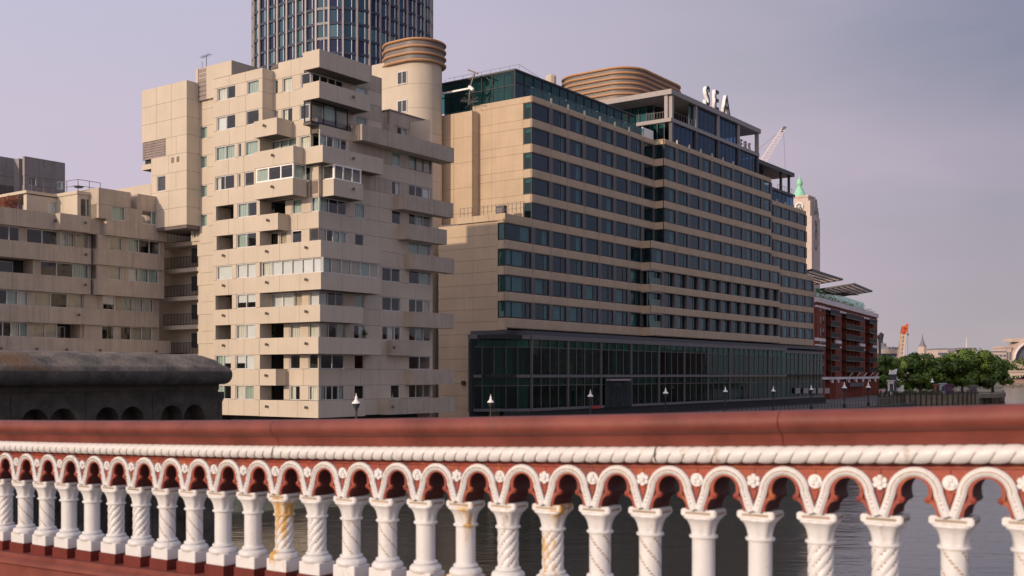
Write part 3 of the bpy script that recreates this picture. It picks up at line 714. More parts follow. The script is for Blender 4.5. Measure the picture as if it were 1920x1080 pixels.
def facade(v, ps, r, first_wide=False, balcony=False, end_u=None, pal=None):
    """one row of windows between piers at positions ps"""
    zs, zh = row_z(r)
    for i, (a, b_) in enumerate(zip(ps, ps[1:])):
        l = a+(PW/2 if i else .12); e = b_-PW/2
        if balcony:
            # open balcony: deep fins, glass screen, set-back glazing
            mb = MB().box(e+.02, e+PW-.02, v+.2, v+1.2, zs-.02, zh+.02); part('balcony_fin', mb, M['mgrey'], H_)
            kk = '2r' if i % 2 else '2w'
            o = hotel_window(l, e, v+.45, zs, kk)
            continue
        k = pal(i) if pal else '1'
        hotel_window(l, e, v, zs, k)
        pier_mb.box(e+.003, e+PW-.003, v+.03, v+.35, zs, zh)
    pier_mb.box(ps[0]+.12, ps[-1]-.1, v+.5, v+.6, zs, zs+.05)
def bandrow(v, ps, r, top=False):
    z0, z1 = band_z(r) if not top else (HEAD, 34.27)
    for i, (a, b_) in enumerate(zip(ps, ps[1:])):
        hpanel(a+(0 if i == 0 else .06), b_-(.06 if i < len(ps)-2 else 0), v, z0, z1)
    bm_.box(ps[0]+.04, ps[-1]-.02, v+.12, v+1.4, z0+.03, z1-.03)
bm_ = MB()
p1 = [HU]+[110.7+BAY*j for j in range(1, 8)]+[141.9]
p1[1] = 114.65
low_l = [HL, 110.7]+[110.7+BAY*j for j in range(1, 8)]; low_l[-1] = 138.2
p2 = [141.9+3.97*j for j in range(11)]; p2[-1] = 181.6
p2low = [137.95]+p2+[185.5]
p3 = [181.6, 183.0, 186.9, 190.8, 194.7, 198.6, 202.5]
p3low = [185.5, 186.9, 190.8, 194.7, 198.6, 202.5, 206.4]
up_pal = lambda i: ['1', '2r', '1r', '1', '1r', '1', '2r', '1'][i % 8]
lo_pal = lambda i: hr.choice(['2r', '2w', '2f', '2r', '2', '2w'])
for r in range(0, 5): facade(HV, p1, r, pal=up_pal); bandrow(HV, p1, r, top=(r == 0))
for r in range(5, 9):
    facade(HV, low_l, r, pal=(lambda i: '1r' if i == 0 else up_pal(i+1)) if r == 5 else (lambda i: '3w' if i == 0 else lo_pal(i)))
    bandrow(HV, low_l, r)
for r in range(0, 5): facade(V2, p2, r, pal=lambda i: ['1r', '2r', '1', '1r', '1', '1r', '1', '1r', '2r', '1'][i]); bandrow(V2, p2, r, top=(r == 0))
for r in range(5, 9): facade(V2, p2low, r, balcony=r > 5, pal=lambda i: ['1r', '1', '2r', '1', '1r', '1', '1r', '1', '1', '2r', '1', '1'][i]); bandrow(V2, p2low, r)
for r in range(1, 9):
    ps = p3 if r < 5 else p3low
    if r == 1:
        for a, b_ in zip(ps, ps[1:]): hpanel(a+.03, b_-.03, HV, HEAD-HS, HEAD-HS+.8)
        bm_.box(ps[0], ps[-1]-.05, HV+.12, HV+1.4, HEAD-HS+.03, HEAD-HS+.77)
    else: bandrow(HV, ps, r)
    facade(HV, ps, r, pal=(lambda i: ['1', '1', '1r', '1', '2r', '1'][i % 6]) if r < 6 else (lambda i: hr.choice(['2r', '2w', '2f', '2r'])))
# lowest band above the podium
for ps, v in ((low_l, HV), (p2low, V2), (p3low, HV)):
    for i, (a, b_) in enumerate(zip(ps, ps[1:])): hpanel(a+.03, b_-.03, v, 5.55, row_z(8)[0])
    bm_.box(ps[0]+.04, ps[-1]-.05, v+.12, v+1.4, 5.5, row_z(8)[0]-.03)
part('floor_slab', bm_, M['brown'], H_); part('window_pier', pier_mb, M['mgrey'], H_, kind='stuff')
# return faces (sunlit) at the steps: corner windows and stone returns
def returns(u, v0, v1, rows, first_top=False):
    for r in rows:
        z0, z1 = (HEAD, 34.27) if (r == 0) else band_z(r)
        wallrun(H_, 'B', u, v0+.06, v1, z0, z1, .3, 'stone', maxw=5, name='spandrel_panel')
        zs, zh = row_z(r)
        window(H_, 'B', u, v0+.3, v1, zs, zh, 2 if v1-v0 > 2.5 else 1, 'black', 'T' if r < 3 else '.', g='tg', d=.15, fw=.1)
mb = MB()
returns(141.9, V2, HV+.9, range(0, 5)); returns(137.95, V2, HV+.9, [5])
for r in range(6, 9):
    z0, z1 = band_z(r); wallrun(H_, 'B', 137.95, V2+.06, HV+.4, z0, z1, .3, 'stone', maxw=5, name='spandrel_panel')
    q = MB().box(138.0, 141.2, V2+.3, V2+.34, row_z(r)[0], row_z(r)[0]+.95); part('balcony_glass', q, M['rg'], H_)
    q = MB().box(137.7, 141.4, V2+.1, HV, row_z(r)[1]-.16, row_z(r)[1]-.02); part('balcony_canopy', q, M['pgrey'], H_)
wallrun(H_, 'B', 137.95, V2+.06, HV+.4, 5.55, row_z(8)[0], .3, 'stone', maxw=5, name='spandrel_panel')
for r in range(0, 5):   # corner window at the near end, seen on the sunlit end wall
    zs, zh = row_z(r); a0, a1 = HV+.12, BF.v(981, HU)
    window(H_, 'B', HU, a0, a1, zs, zh, 1, 'black', 'T' if r in (0, 1, 2, 3) else '.', g='tg', d=.12, fw=.14)
for r in range(5, 9):
    zs, zh = row_z(r); window(H_, 'B', HL, HV+.12, BF.v(947-1, HL)+1.1, zs, zh, 1, 'black', 'c', g='tg', d=.12, fw=.14)
for u_, rows in ((202.5, range(1, 5)), (206.4, range(5, 9))):
    mb = MB().box(u_-.06, u_, HV+.1, HV+12, HEAD-HS*rows[-1]-WH-1, HEAD-HS*(rows[0]-1)-WH-.2); part('far_end_wall', mb, M['stone'], H_)
# stone end walls, coursed
def courses(u, vlo, vhi, z0, z1, h, vsplit, thick=.4, m='stone'):
    n = round((z1-z0)/h)
    for i in range(n):
        a, b_ = z0+(z1-z0)*i/n, z0+(z1-z0)*(i+1)/n; cuts = [vlo]+list(vsplit)+[vhi]
        for p, q in zip(cuts, cuts[1:]):
            mb = MB().box(u, u+thick, p+.012, q-.012, a+.014, b_-.014); part('stone_panel', mb, M[m], H_)
x981 = BF.v(981, HU); v885 = BF.v(886, HU); v828 = BF.v(826, HU-1.4); v852 = BF.v(851, HU-1.4); v886 = BF.v(885, HU-1.4)
for r in range(0, 5):
    zs, zh = row_z(r); t1 = 34.27 if r == 0 else band_z(r)[1]
    courses(HU, x981, v885, zs, zh, 1.02*1.5, [BF.v(922, HU)]); courses(HU, HV+.02, x981, zh, t1, 1.05, []); courses(HU, x981, v885, zh, t1, 1.05, [BF.v(922, HU)])
courses(HU, HV+.1, v885, 16.5, row_z(4)[0], 1.5, [BF.v(922, HU)])
courses(HU-1.4, v852, v828+3, 14, 33.3, 3.09, []); courses(HU-1.4, v886, v852-.02, 14, 33.3, 3.09, [])
for i in range(7): wallrun(H_, 'A', v886, HU-1.0, HU, 14+i*2.757, 14+(i+1)*2.757, .3, 'stone')
zlow = BF.z_u(900, 418, HL); v830 = BF.v(822, HL); v947 = BF.v(947, HL)
courses(HL, v947+1.1, v830, QUAY, zlow, 1.52, [BF.v(888, HL)])
for r in range(5, 9):
    zs, zh = row_z(r); z0, z1 = band_z(r)
    if r > 5 or True: courses(HL, HV+.02, v947+1.1, z0, min(z1, 19.1), .99, [])
courses(HL, HV+.02, v947+1.1, 5.3, row_z(8)[0], 1.4, [])
wallrun(H_, 'B', HL-.12, HV-.05, BF.v(858, HL), 18.35, 19.15, .3, 'stone', maxw=3.4, name='parapet_panel')
wallrun(H_, 'A', HV-.02, HL+.2, HU, 18.36, 19.14, .2, 'stone', maxw=3, name='parapet_panel')
mb = MB()
mb.box(HU+1.3, 141.5, HV+2.4, v885+2, QUAY, 34.0).box(HL+1.3, HU+1.4, HV+2.4, v830, QUAY, 18.3).box(141.5, 181.6, V2+3.3, 96, QUAY, 34.0).box(137.6, 186, V2+3.31, 95, QUAY, 18.5)
mb.box(181.6, 202, HV+2.4, 95, QUAY, 30.9).box(202, 206.0, HV+2.4, 95, QUAY, 18.5).box(HU-1, HU+2, v886+.3, v828+3, QUAY, 33.1)
mb.box(HU+.41, HU+1.3, x981+.1, v885, QUAY, 34).box(HL+.41, HL+1.3, v947+1.2, v830, QUAY, 18.3)
part('inner_core', mb, M['room'], H_)
mb = MB().box(HU+.1, 141.9, HV+.3, v885, 34.0, 34.2).box(141.9, 181.6, V2+.3, 96, 34.0, 34.2).box(181.6, 202.4, HV+.3, 96, 31.0, 31.1).box(HL+.1, HU, HV+.2, v830, 18.3, 18.45); part('roof_slab', mb, M['mgrey'], H_)
# terrace railing and cabinet on the lower roof
rl = MB(); a0, a1 = BF.v(860, HL), BF.v(981, HL)
for i in range(17):
    a = a0+(a1-a0)*i/16; rl.bar((HL+.3, a, 19.1), (HL+.3, a, 20.35), .03)
for zz in (19.6, 20.3): rl.bar((HL+.3, a0, zz), (HL+.3, a1, zz), .025)
part('roof_railing', rl, M['mgrey'], H_)
mb = MB().box(HL+2.6, HL+3.2, BF.v(945, HL+2.6), BF.v(930, HL+2.6), 18.5, 20.6).box(HL+2.5, HL+2.6, BF.v(943, HL+2.6), BF.v(932, HL+2.6), 18.9, 20.3, 1)
solo('ventilation_unit', mb, [M['dgrey'], M['zinc']], 'dark ventilation unit behind the railing of the hotel side terrace', 'ventilation unit', BF)
# glass storey on the near roof
G = 'tg'; GU, GVv = 111.5, 79.8; zt = 38.2
uend = BF.u(1191, GVv); vend = BF.v(826, GU)
fr_ = MB()
npan = 15
for i in range(npan+1):
    u = GU+(uend-GU)*i/npan; fr_.box(u-.05, u+.05, GVv-.12, GVv+.05, 34.2, zt)
for zz in (zt-.08, 36.75): fr_.box(GU-.06, uend, GVv-.14, GVv+.04, zz-.06, zz+.06)
for i in range(8):
    v = GVv+(vend-GVv)*i/7; fr_.box(GU-.1, GU+.05, v-.05, v+.05, 34.2, zt)
for zz in (zt-.08, 36.3): fr_.box(GU-.12, GU+.04, GVv, vend, zz-.06, zz+.06)
gs = part('glazing_frame', fr_, M['black'], H_)
for i in range(npan):
    a, b_ = GU+(uend-GU)*i/npan, GU+(uend-GU)*(i+1)/npan
    for z0_, z1_ in ((34.25, 36.68), (36.82, zt-.15)): part('pane', MB().box(a+.06, b_-.06, GVv-.03, GVv-.01, z0_, z1_), M['tg'] if z0_ > 36 else M['hg'], gs)
for i in range(7):
    a, b_ = GVv+(vend-GVv)*i/7, GVv+(vend-GVv)*(i+1)/7
    for z0_, z1_ in ((34.25, 36.23), (36.37, zt-.15)): part('pane', MB().box(GU-.03, GU-.01, a+.06, b_-.06, z0_, z1_), M['tg'], gs)
M['tealw'] = mat('teal_back_panel', (.12, .24, .23), .5)
mb = MB().box(GU+.9, uend-.2, GVv+1.2, GVv+1.4, 34.2, zt-.2).box(GU+.8, GU+.9, GVv+1.2, vend, 34.2, zt-.2); part('inner_wall', mb, M['tealw'], H_)
mb = MB().box(GU-.15, uend+.1, GVv-.2, vend+2, zt-.03, zt+.12); part('roof_slab', mb, M['dgrey'], H_)
rl = MB()
for i in range(9):
    v = GVv+.4+(vend-GVv)*i/8; rl.bar((GU+1.5, v, zt), (GU+1.5, v, zt+1.1), .02)
rl.bar((GU+1.5, GVv+.4, zt+1.1), (GU+1.5, vend, zt+1.1), .02); rl.bar((GU+1.5, GVv+.4, zt+1.1), (GU+9, GVv+2, zt+1.1), .02); rl.bar((GU+9, GVv+2, zt), (GU+9, GVv+2, zt+1.1), .02)
part('roof_railing', rl, M['zinc'], H_)
# glass balustrade along the parapet, little sunlit stubs and lights
us = [HU+.3+i*1.316 for i in range(23)]
for a, b_ in zip(us, us[1:]):
    if b_ < 141: part('glass_screen', MB().box(a+.03, b_-.03, HV+.5, HV+.52, 34.2, 35.55), M['rg'], H_)
for i in range(1, 8):
    u = 110.7+BAY*i; part('parapet_bracket', MB().box(u-.09, u+.09, HV-.1, HV+.12, 33.9, 34.75), M['conc'], H_)
    part('canopy_light', MB().lathe([(.03, -.1), (.12, -.05), (.12, .05), (.03, .1)], (u, GVv-.5, 36.55), 6), M['white'], H_)
for i in (1, 2, 3, 4, 5, 6): part('parapet_bracket', MB().box(141.9+3.97*i-.09, 141.9+3.97*i+.09, V2-.1, V2+.12, 33.95, 34.7), M['conc'], H_)
for i in (184, 188, 192, 196.0, 200): part('parapet_bracket', MB().box(i-.09, i+.09, HV-.1, HV+.12, 30.9, 31.6), M['conc'], H_)
# ---------------- upper penthouse with dark frame
PU0, PVv = 145.4, 75.6; zr, zm, zb = 42.3, 38.1, 34.2
posts = [146.0, 153.9, 161.8, 169.7, 177.6]
vb = BF.v(1118, PU0)
fr2 = MB()
fr2.box(PU0-.3, 178.3, PVv-.25, vb, zr-.75, zr)              # roof slab
part('penthouse_roof', fr2, M['pgrey'], H_)
mb = MB().box(PU0-.1, 178.0, PVv-.1, BF.v(1190, PU0), zm-.55, zm); part('penthouse_slab', mb, M['pgrey'], H_)
for u in posts: part('penthouse_post', MB().box(u-.28, u+.28, PVv-.05, PVv+.5, zm+.002, zr-.752), M['pgrey'], H_); part('penthouse_post', MB().box(u-.28, u+.28, PVv-.05, PVv+.5, zb, zm-.553), M['dgrey'], H_)
part('penthouse_post', MB().box(PU0, PU0+.7, PVv+.55, PVv+1.1, zm, zr-.76), M['pgrey'], H_)
def screen(u0, u1, v, z0, z1, n, g='bgls', pl='A', fl='t', step=.0, parent=H_):
    f = MB(); w = (u1-u0)/n
    for i in range(n+1): pbox(f, pl, v, u0+w*i-.05, u0+w*i+.05, z0, z1, -.04, .06)
    pbox(f, pl, v, u0, u1, z0, z0+.1, -.03, .05); pbox(f, pl, v, u0, u1, z1-.1, z1, -.03, .05)
    s = part('glazing_frame', f, M['dgrey'], parent)
    for i in range(n):
        q = MB(); pbox(q, pl, v, u0+w*i+.05, u0+w*(i+1)-.05, z0+.1, z1-.1, 0, .02); part('pane', q, M[g], s)
        c = fl[i % len(fl)]
        if c != '.':
            q = MB(); a, b_ = u0+w*i+.1, u0+w*(i+1)-.1
            za, zbt = z0+.1, z1-.1
            if c == 't': a = a+(b_-a)*.45
            if c == 'T': za = z1-.1-(z1-z0)*.17
            pbox(q, pl, v, a, b_, za, zbt, .4, .42); part('blind' if c == 'T' else 'curtain', q, M['tealp'] if c == 'T' else M['teal'], s)
    return s
for i in range(4):
    a, b_ = posts[i]+.3, posts[i+1]-.3
    screen(a, b_, PVv+.25, zb+.05, zm-.56, 5, fl='tt.t.')
    if i in (1, 2): screen(a, b_, PVv+.25, zm+.02, zr-.77, 5, fl='t...t')
screen(PVv+1.2, BF.v(1192, PU0), PU0+.2, zb+.1, zm-.56, 4, 'tg', 'B', 'TT.t')
screen(BF.v(1226, PU0+4), vb, PU0+4, zm, zr-.76, 6, 'tg', 'B', '.ffTTT')
screen(posts[0]+6, posts[1]-.3, PVv+.4, zm, zr-.76, 1, 'tg')
mb = MB().box(PU0+5.6, posts[3]-.4, PVv+5, vb-.2, zm, zr-.76).box(PU0+2.2, 177, PVv+3.6, vb-.2, zb, zm-.6); part('inner_core', mb, M['room'], H_)
mb = MB().box(posts[3], 178, PVv+.6, 92, zm-.5, zm-.02); part('penthouse_slab', mb, M['dgrey'], H_)
gr = MB(); a0, a1 = PVv+.6, BF.v(1210, PU0)
for i in range(9): a = a0+(a1-a0)*i/8; gr.bar((PU0+.3, a, zm), (PU0+.3, a, zm+1.1), .03)
gr.bar((PU0+.3, a0, zm+1.1), (PU0+.3, a1, zm+1.1), .03)
for i in range(9): a = posts[0]+.4+(7)*i/8; gr.bar((a, PVv+.1, zm), (a, PVv+.1, zm+1.1), .03)
gr.bar((posts[0], PVv+.1, zm+1.1), (posts[1], PVv+.1, zm+1.1), .03); part('terrace_railing', gr, M['zinc'], H_)
part('pale_roof_panel', MB().box(140.2, 143.5, HV+1.1, HV+1.25, 34.2, 36.0), M['white'], H_)
# far canopy and its glass storey
CV = 77.4; u0_, u1_ = 180.5, BF.u(1488, CV); 
part('canopy_roof', MB().box(u0_, u1_, CV-.2, CV+10, 37.25, 37.95), M['dgrey'], H_)
for x in (1464, 1479): u = BF.u(x, CV+.5); part('canopy_post', MB().box(u-.2, u+.2, CV+.3, CV+.7, 33.9, 37.25), M['dgrey'], H_)
part('canopy_core', MB().box(u0_, 190, CV+2.5, CV+10, 33.8, 37.25), M['room'], H_)
part('canopy_slab', MB().box(u0_+1, u1_+.3, CV-.2, CV+9.8, 33.45, 33.9), M['dgrey'], H_)
screen(u0_+1.2, u1_, CV+.1, 31.1, 33.45, 9, fl='.t')
part('inner_core', MB().box(u0_+1.2, u1_-.3, CV+1.2, CV+9, 31.1, 33.4), M['room'], H_)
gr = MB()
for i in range(10): a = 191+(u1_-191)*i/9; gr.bar((a, CV+.1, 33.9), (a, CV+.1, 34.9), .03)
gr.bar((191, CV+.1, 34.9), (u1_, CV+.1, 34.9), .03); part('terrace_railing', gr, M['zinc'], H_)
# ---------------- plant room with golden ribs
def rrect(x0, x1, y0, y1, r, n=6):
    P_, N_ = [], []
    for (cx, cy, a0) in ((x1-r, y1-r, 0), (x0+r, y1-r, 90), (x0+r, y0+r, 180), (x1-r, y0+r, 270)):
        for i in range(n+1):
            a = R(a0+90*i/n); P_.append((cx+r*math.cos(a), cy+r*math.sin(a))); N_.append((math.cos(a), math.sin(a)))
    return P_, N_
def ribs(parent, path, nrm, z0, z1, n, out=.22, hh=.20):
    mb = MB(); mb.prism(path, z0, z1-.1); part('drum_wall', mb, M['zinc'], parent, smooth=True)
    for i in range(n):
        z = z0+hh/2+(z1-z0-hh)*i/(n-1); q = MB()
        q.ring(path, nrm, z, [(-.05, -hh*.5), (out*.7, -hh*.55), (out, -hh*.15), (out, hh*.2), (out*.7, hh*.5), (-.05, hh*.5)]); part('drum_rib', q, M['gold'], parent, smooth=True)
pr = thing('rooftop_plant_room', 'rounded rooftop plant room wrapped in golden horizontal ribs, behind the sign letters', 'plant room', BF, (150, 85, 38))
path, nrm = rrect(150, 169.2, 84.8, 99.5, 4.2, 8)
ribs(pr, path, nrm, 40.2, 48.7, 11, .36, .30)
part('drum_cap', MB().prism([(p[0]-n[0]*.1, p[1]-n[1]*.1) for p, n in zip(path, nrm)], 48.55, 48.7), M['zinc'], pr)
part('drum_base', MB().prism([(p[0]-n[0]*.4, p[1]-n[1]*.4) for p, n in zip(path, nrm)], 34, 40.3), M['mgrey'], pr)
q = MB().lathe([(.9, 0), (.9, 1.2), (.6, 1.5), (.1, 1.55)], (149, BF.v(1033, 149), BF.z_u(1033, 158, 149)), 10); part('roof_flue', q, M['conc'], pr)
# ---------------- service tower with ribbed top
st = thing('service_tower', 'pale rounded service tower with a ribbed golden crown between the flats and the hotel', 'tower', BF, (105, 91, QUAY))
TU = 104.0; v0_ = BF.v(827, TU+4.4)-.6; v1_ = BF.v(718, TU)
path, nrm = rrect(TU, TU+5.6, v0_, v1_+2, 2.7, 10)
# front made as courses so that joints show
lv = [39.6-3.05*i for i in range(16)]
for a, b_ in zip(lv[1:], lv):
    part('wall_course', MB().prism(path, a+.02, b_-.01), M['conc'], st, smooth=True)
part('inner_core', MB().prism([(p[0]-n[0]*.06, p[1]-n[1]*.06) for p, n in zip(path, nrm)], QUAY, 39.5), M['conc2'], st)
path2, nrm2 = rrect(TU-.3, TU+5.9, v0_-.2, BF.v(706, TU), 2.9, 10)
ribs(st, path2, nrm2, 39.3, 42.2, 4, .30, .26)
part('drum_cap', MB().prism(path2, 42.0, 42.12), M['zinc'], st)
for ya, yb in ((134, 158), (188, 211)):
    z1_, z0_ = BF.z_u(754, ya, TU), BF.z_u(754, yb, TU)
    part('window_reveal', MB().box(TU-.012, TU+.3, BF.v(763, TU), BF.v(746, TU), z0_+.05, z1_-.05), M['room'], st)
    window(st, 'B', TU-.1, BF.v(763.5, TU), BF.v(745.5, TU), z0_, z1_, 2, 'alu', '..', d=.05, fw=.09)
part('side_block', MB().box(TU+.5, TU+6, BF.v(718, TU)-.5, BF.v(697, TU+.5), QUAY, BF.z_u(710, 117, TU)), M['conc'], st)
# ---------------- roof sign letters
def letter(ch, u, zb_, hgt, v, depth, par, wscale=.72, nm='letter'):
    c = bpy.data.curves.new('txt', 'FONT'); c.body = ch; c.size = 1; c.extrude = .0; c.offset = .012; c.resolution_u = 3
    o = bpy.data.objects.new('txt', c); COL.objects.link(o); bpy.context.view_layer.update()
    me = bpy.data.meshes.new_from_object(o.evaluated_get(bpy.context.evaluated_depsgraph_get())); bpy.data.objects.remove(o); bpy.data.curves.remove(c)
    xs = [v_.co.x for v_ in me.vertices]; ys = [v_.co.y for v_ in me.vertices]; x0, y0 = min(xs), min(ys); k = hgt/(max(ys)-y0)
    for v_ in me.vertices: v_.co = Vector(((v_.co.x-x0)*k*wscale, 0, (v_.co.y-y0)*k))
    bm = bmesh.new(); bm.from_mesh(me); bmesh.ops.remove_doubles(bm, verts=bm.verts, dist=.004)
    bmesh.ops.recalc_face_normals(bm, faces=bm.faces)
    for f in bm.faces: f.material_index = 0
    ex = bmesh.ops.extrude_face_region(bm, geom=list(bm.faces)); vv = [g for g in ex['geom'] if isinstance(g, bmesh.types.BMVert)]
    bmesh.ops.translate(bm, verts=vv, vec=(0, depth, 0)); bmesh.ops.recalc_face_normals(bm, faces=bm.faces); bm.normal_update()
    for f in bm.faces: f.material_index = 0 if f.normal.y < -.7 and f.calc_center_median().y < .01 else 1
    me.materials.clear(); me.materials.append(M['lface']); me.materials.append(M['white']); bm.to_mesh(me); bm.free()
    o = part(nm, me, None, par, org=(u, v, zb_)); return o
M['lface'] = mat('dark_letter_face', (.035, .04, .055), .4)
sg = thing('rooftop_sign', 'large white rooftop letters with dark faces on the hotel penthouse roof edge', 'sign', BF, (157, 75.7, zr))
for ch, u, w in (('S', 157.5, .80), ('E', 160.9, .70), ('A', 163.9, .86)): letter(ch, u, zr+.05, 3.2, PVv+.1, .6, sg, w)
part('sign_rail', MB().box(157, 167, PVv+.2, PVv+.5, zr+.003, zr+.12), M['dgrey'], sg)
sg2 = thing('rooftop_sign', 'small letters seen through the open end bay of the hotel penthouse', 'sign', BF, (171, 76.3, zm))
for ch, u in (('E', 171.9), ('R', 173.6), ('S', 175.3)): letter(ch, u, zm+.02, 1.5, PVv+.6, .3, sg2, .75)
# ---------------- window-cleaning crane on the near roof
bc = thing('window_cleaning_crane', 'white roof crane for window cleaning with a folded jib on the near hotel roof', 'crane', BF, (108, 85, 33.4))
cu = HU-1; P3 = lambda x, y, u=cu: (u, BF.v(x, u), BF.z_u(x, y, u))
q = MB().bar(P3(879, 196), P3(881, 168), .09, 6); part('mast', q, M['zinc'], bc)
q = MB().bar(P3(828, 176), P3(884, 165), .15, 4).bar(P3(880, 162), P3(887, 169), .22, 6); part('jib', q, M['white'], bc)
q = MB().bar(P3(881, 165), P3(890, 138), .10, 4).bar(P3(878, 131), P3(896, 138), .13, 4); part('head', q, M['zinc'], bc)
q = MB()
for i in range(16):
    a = rnd.random()*6.28; q.bar(P3(884, 192), (cu-.5, BF.v(884, cu)+math.cos(a)*1.5, P3(884, 192)[2]+math.sin(a)*.9), .03, 3)
part('hose_coil', q, M['mgrey'], bc)
# ================================================================ glass podium
pod = thing('glass_podium', 'two storey black glass podium with slim grey frames along the foot of the hotel', 'podium', BF, (106.6, 74, QUAY))
GP = 74.0; ZP1, ZPm, ZP0 = 4.69, -.0, -4.37
PB = [106.6+7.95*j for j in range(13)]; PB[-1] = 201.8
PB.append(206.7)
front = BF.at(878, 700, 128.2)[:2]
def podium_bay(p, q, top=ZP1, seed=0, n=4, alongB=None):
    """glass bay between plan points p and q (frame coordinates)"""
    p = Vector((*p, 0)); q = Vector((*q, 0)); d = (q-p); Ln = d.length; d.normalize(); nn = Vector((d.y, -d.x, 0))  # outward
    if nn.y > 0: nn = -nn
    def bx(a, b_, o0, o1, z0, z1):
        m_ = MB(); A, B_ = p+d*a, p+d*b_
        m_.prism([(A+nn*o0)[:2], (B_+nn*o0)[:2], (B_+nn*o1)[:2], (A+nn*o1)[:2]], z0, z1); return m_
    rr = random.Random(seed)
    for (z0, z1, lvl) in ((.0, top-.55, 1), (ZP0+.35, -.42, 0)):
        f = bx(0, .26, -.1, .18, z0, z1)
        w = (Ln-.3)/n
        for i in range(1, n): t_ = bx(.2+w*i-.04, .2+w*i+.04, -.1, .1, z0, z1); b0 = len(f.v); f.v += t_.v; f.f += [tuple(k+b0 for k in ff) for ff in t_.f]; f.m += t_.m
        t_ = bx(.16, Ln, -.08, .06, z1-.95, z1-.87); b0 = len(f.v); f.v += t_.v; f.f += [tuple(k+b0 for k in ff) for ff in t_.f]; f.m += t_.m
        fr3 = part('bay_frame', f, M['mgrey'], pod)
        for i in range(n):
            a, b_ = .2+w*i+.04, .2+w*(i+1)-.04
            part('pane', bx(a, b_, -.01, .01, z0, z1-.96), M['pg'], fr3); part('transom_pane', bx(a, b_, -.01, .01, z1-.86, z1), M['pg'], fr3)
            part('blind', bx(a+.04, b_-.04, -.32, -.3, z1-.84, z1-.03), M['tealp'] if lvl else M['tealw2'], fr3)
            if rr.random() < (.3 if lvl else .18): part('curtain', bx(a+.05, a+(b_-a)*rr.uniform(.4, .95), -.5, -.48, z0+.02, z1-.9), M['tealw2'], fr3)
    # fascias
    part('fascia', bx(-.05, Ln-.03, -.3, .25, top-.52, top), M['pgrey2'], pod); part('fascia', bx(-.05, Ln-.03, -.3, .22, -.38, -.03), M['pgrey2'], pod); part('fascia', bx(-.05, Ln-.03, -.3, .2, ZP0, ZP0+.33), M['pgrey2'], pod)
M['pgrey2'] = mat('podium_frame_grey', (.12, .112, .115), .5); M['tealw2'] = mat('dim_teal_curtain', (.13, .25, .22), .9, var=.3, scale=2, vscale=(5, 5, .1))
for j, (a, b_) in enumerate(zip(PB, PB[1:])):
    v = GP if a < 184 else GP+.7
    podium_bay((a, v), (b_, v), top=ZP1 if a < 184 else ZP1-.35, seed=j, n=4 if j < 12 else 3)
podium_bay(front, (106.6-.05, GP), seed=77, n=5)
M['pcore'] = mat('podium_back_wall', (.022, .024, .024), .8)
mb = MB().box(107.5, 206, GP+5, GP+6, ZP0, ZP1-.6).box(107, 206.5, GP+.5, GP+6, ZP1-.55, ZP1-.1).box(107, 206.5, GP+.3, GP+6, -.4, -.05).box(101, 107.5, GP+4.5, GP+5, ZP0, 4)
mb.box(front[0]+.6, 112, GP+.5, front[1]-.1, ZP1-.56, ZP1-.05).box(front[0]+1, 112, GP+1, front[1]-.3, -.4, -.05)
part('inner_core', mb, M['pcore'], pod)
part('podium_roof', MB().box(HL-.4, HL+3, HV-.3, BF.v(886, HL)-.0, 4.75, 5.25), M['dgrey'], pod)
part('side_wall', MB().box(front[0]+.2, HL-.02, front[1]-.1, front[1]+.05, QUAY, 4.6), M['dgrey'], pod)
part('podium_roof', MB().box(HL+1, 206, GP+.1, HV+.9, 4.7, 5.2), M['dgrey'], pod)
mb = MB()
for i in range(9): mb.box(108+i*11.6, 108.5+i*11.6, GP+2.2, GP+2.7, ZP0, ZP1-.6)
part('inner_column', mb, M['tealw2'], pod)
part('base_wall', MB().box(102.5, 206.5, GP-.0, GP+1, QUAY, ZP0-.003), M['pcore'], pod)
# entrance recess and its pale canopy line
part('entrance_portal', MB().box(BF.u(1131, GP), BF.u(1181, GP), GP-.28, GP-.25, ZP0, -.5), M['pcore'], pod)
part('entrance_canopy', MB().box(BF.u(1133, GP), BF.u(1172, GP), GP-.9, GP-.28, -.85, -.6), M['pgrey'], pod)
for x in (1140, 1152, 1166): part('entrance_door', MB().box(BF.u(x, GP), BF.u(x+8, GP), GP-.32, GP-.29, ZP0+.1, -1.1), M['hg'], pod)
solo('banner', MB().box(BF.u(1110, GP-1), BF.u(1125, GP-1), GP-1.05, GP-1, BF.z_v(1117, 766, GP-1), BF.z_v(1117, 761, GP-1)), mat('red_banner', (.35, .04, .03), .7), 'small red banner at the foot of the glass podium beside the entrance', 'banner', BF)
part('wall_box', MB().box(HL-.25, HL-.02, BF.v(872.5, HL), BF.v(867, HL), BF.z_u(870, 722, HL), BF.z_u(870, 714, HL)), M['black'], H_)
# tables with white parasols seen along the foot of the podium are too dim to model individually: pale terrace screens
for x in (1488, 1503, 1517, 1530, 1543):
    part('terrace_screen', MB().box(BF.u(x, GP+.7), BF.u(x+9, GP+.7), GP+.3, GP+.36, BF.z_v(x, 738, GP), BF.z_v(x, 728, GP)), M['pgrey'], pod)

# ================================================================ round glass tower behind
tw = thing('glass_tower', 'tall round-cornered blue glass office tower with pale vertical fins behind the flats', 'tower', BF, (170, 185, QUAY))
T0 = BF.at(646, 400, 232)
half, rad = 17.6, 10.0
cxu, cyv = T0[0]+half+.4, T0[1]+half+.4
path, nrm = rrect(cxu-half, cxu+half, cyv-half, cyv+half, rad, 10)
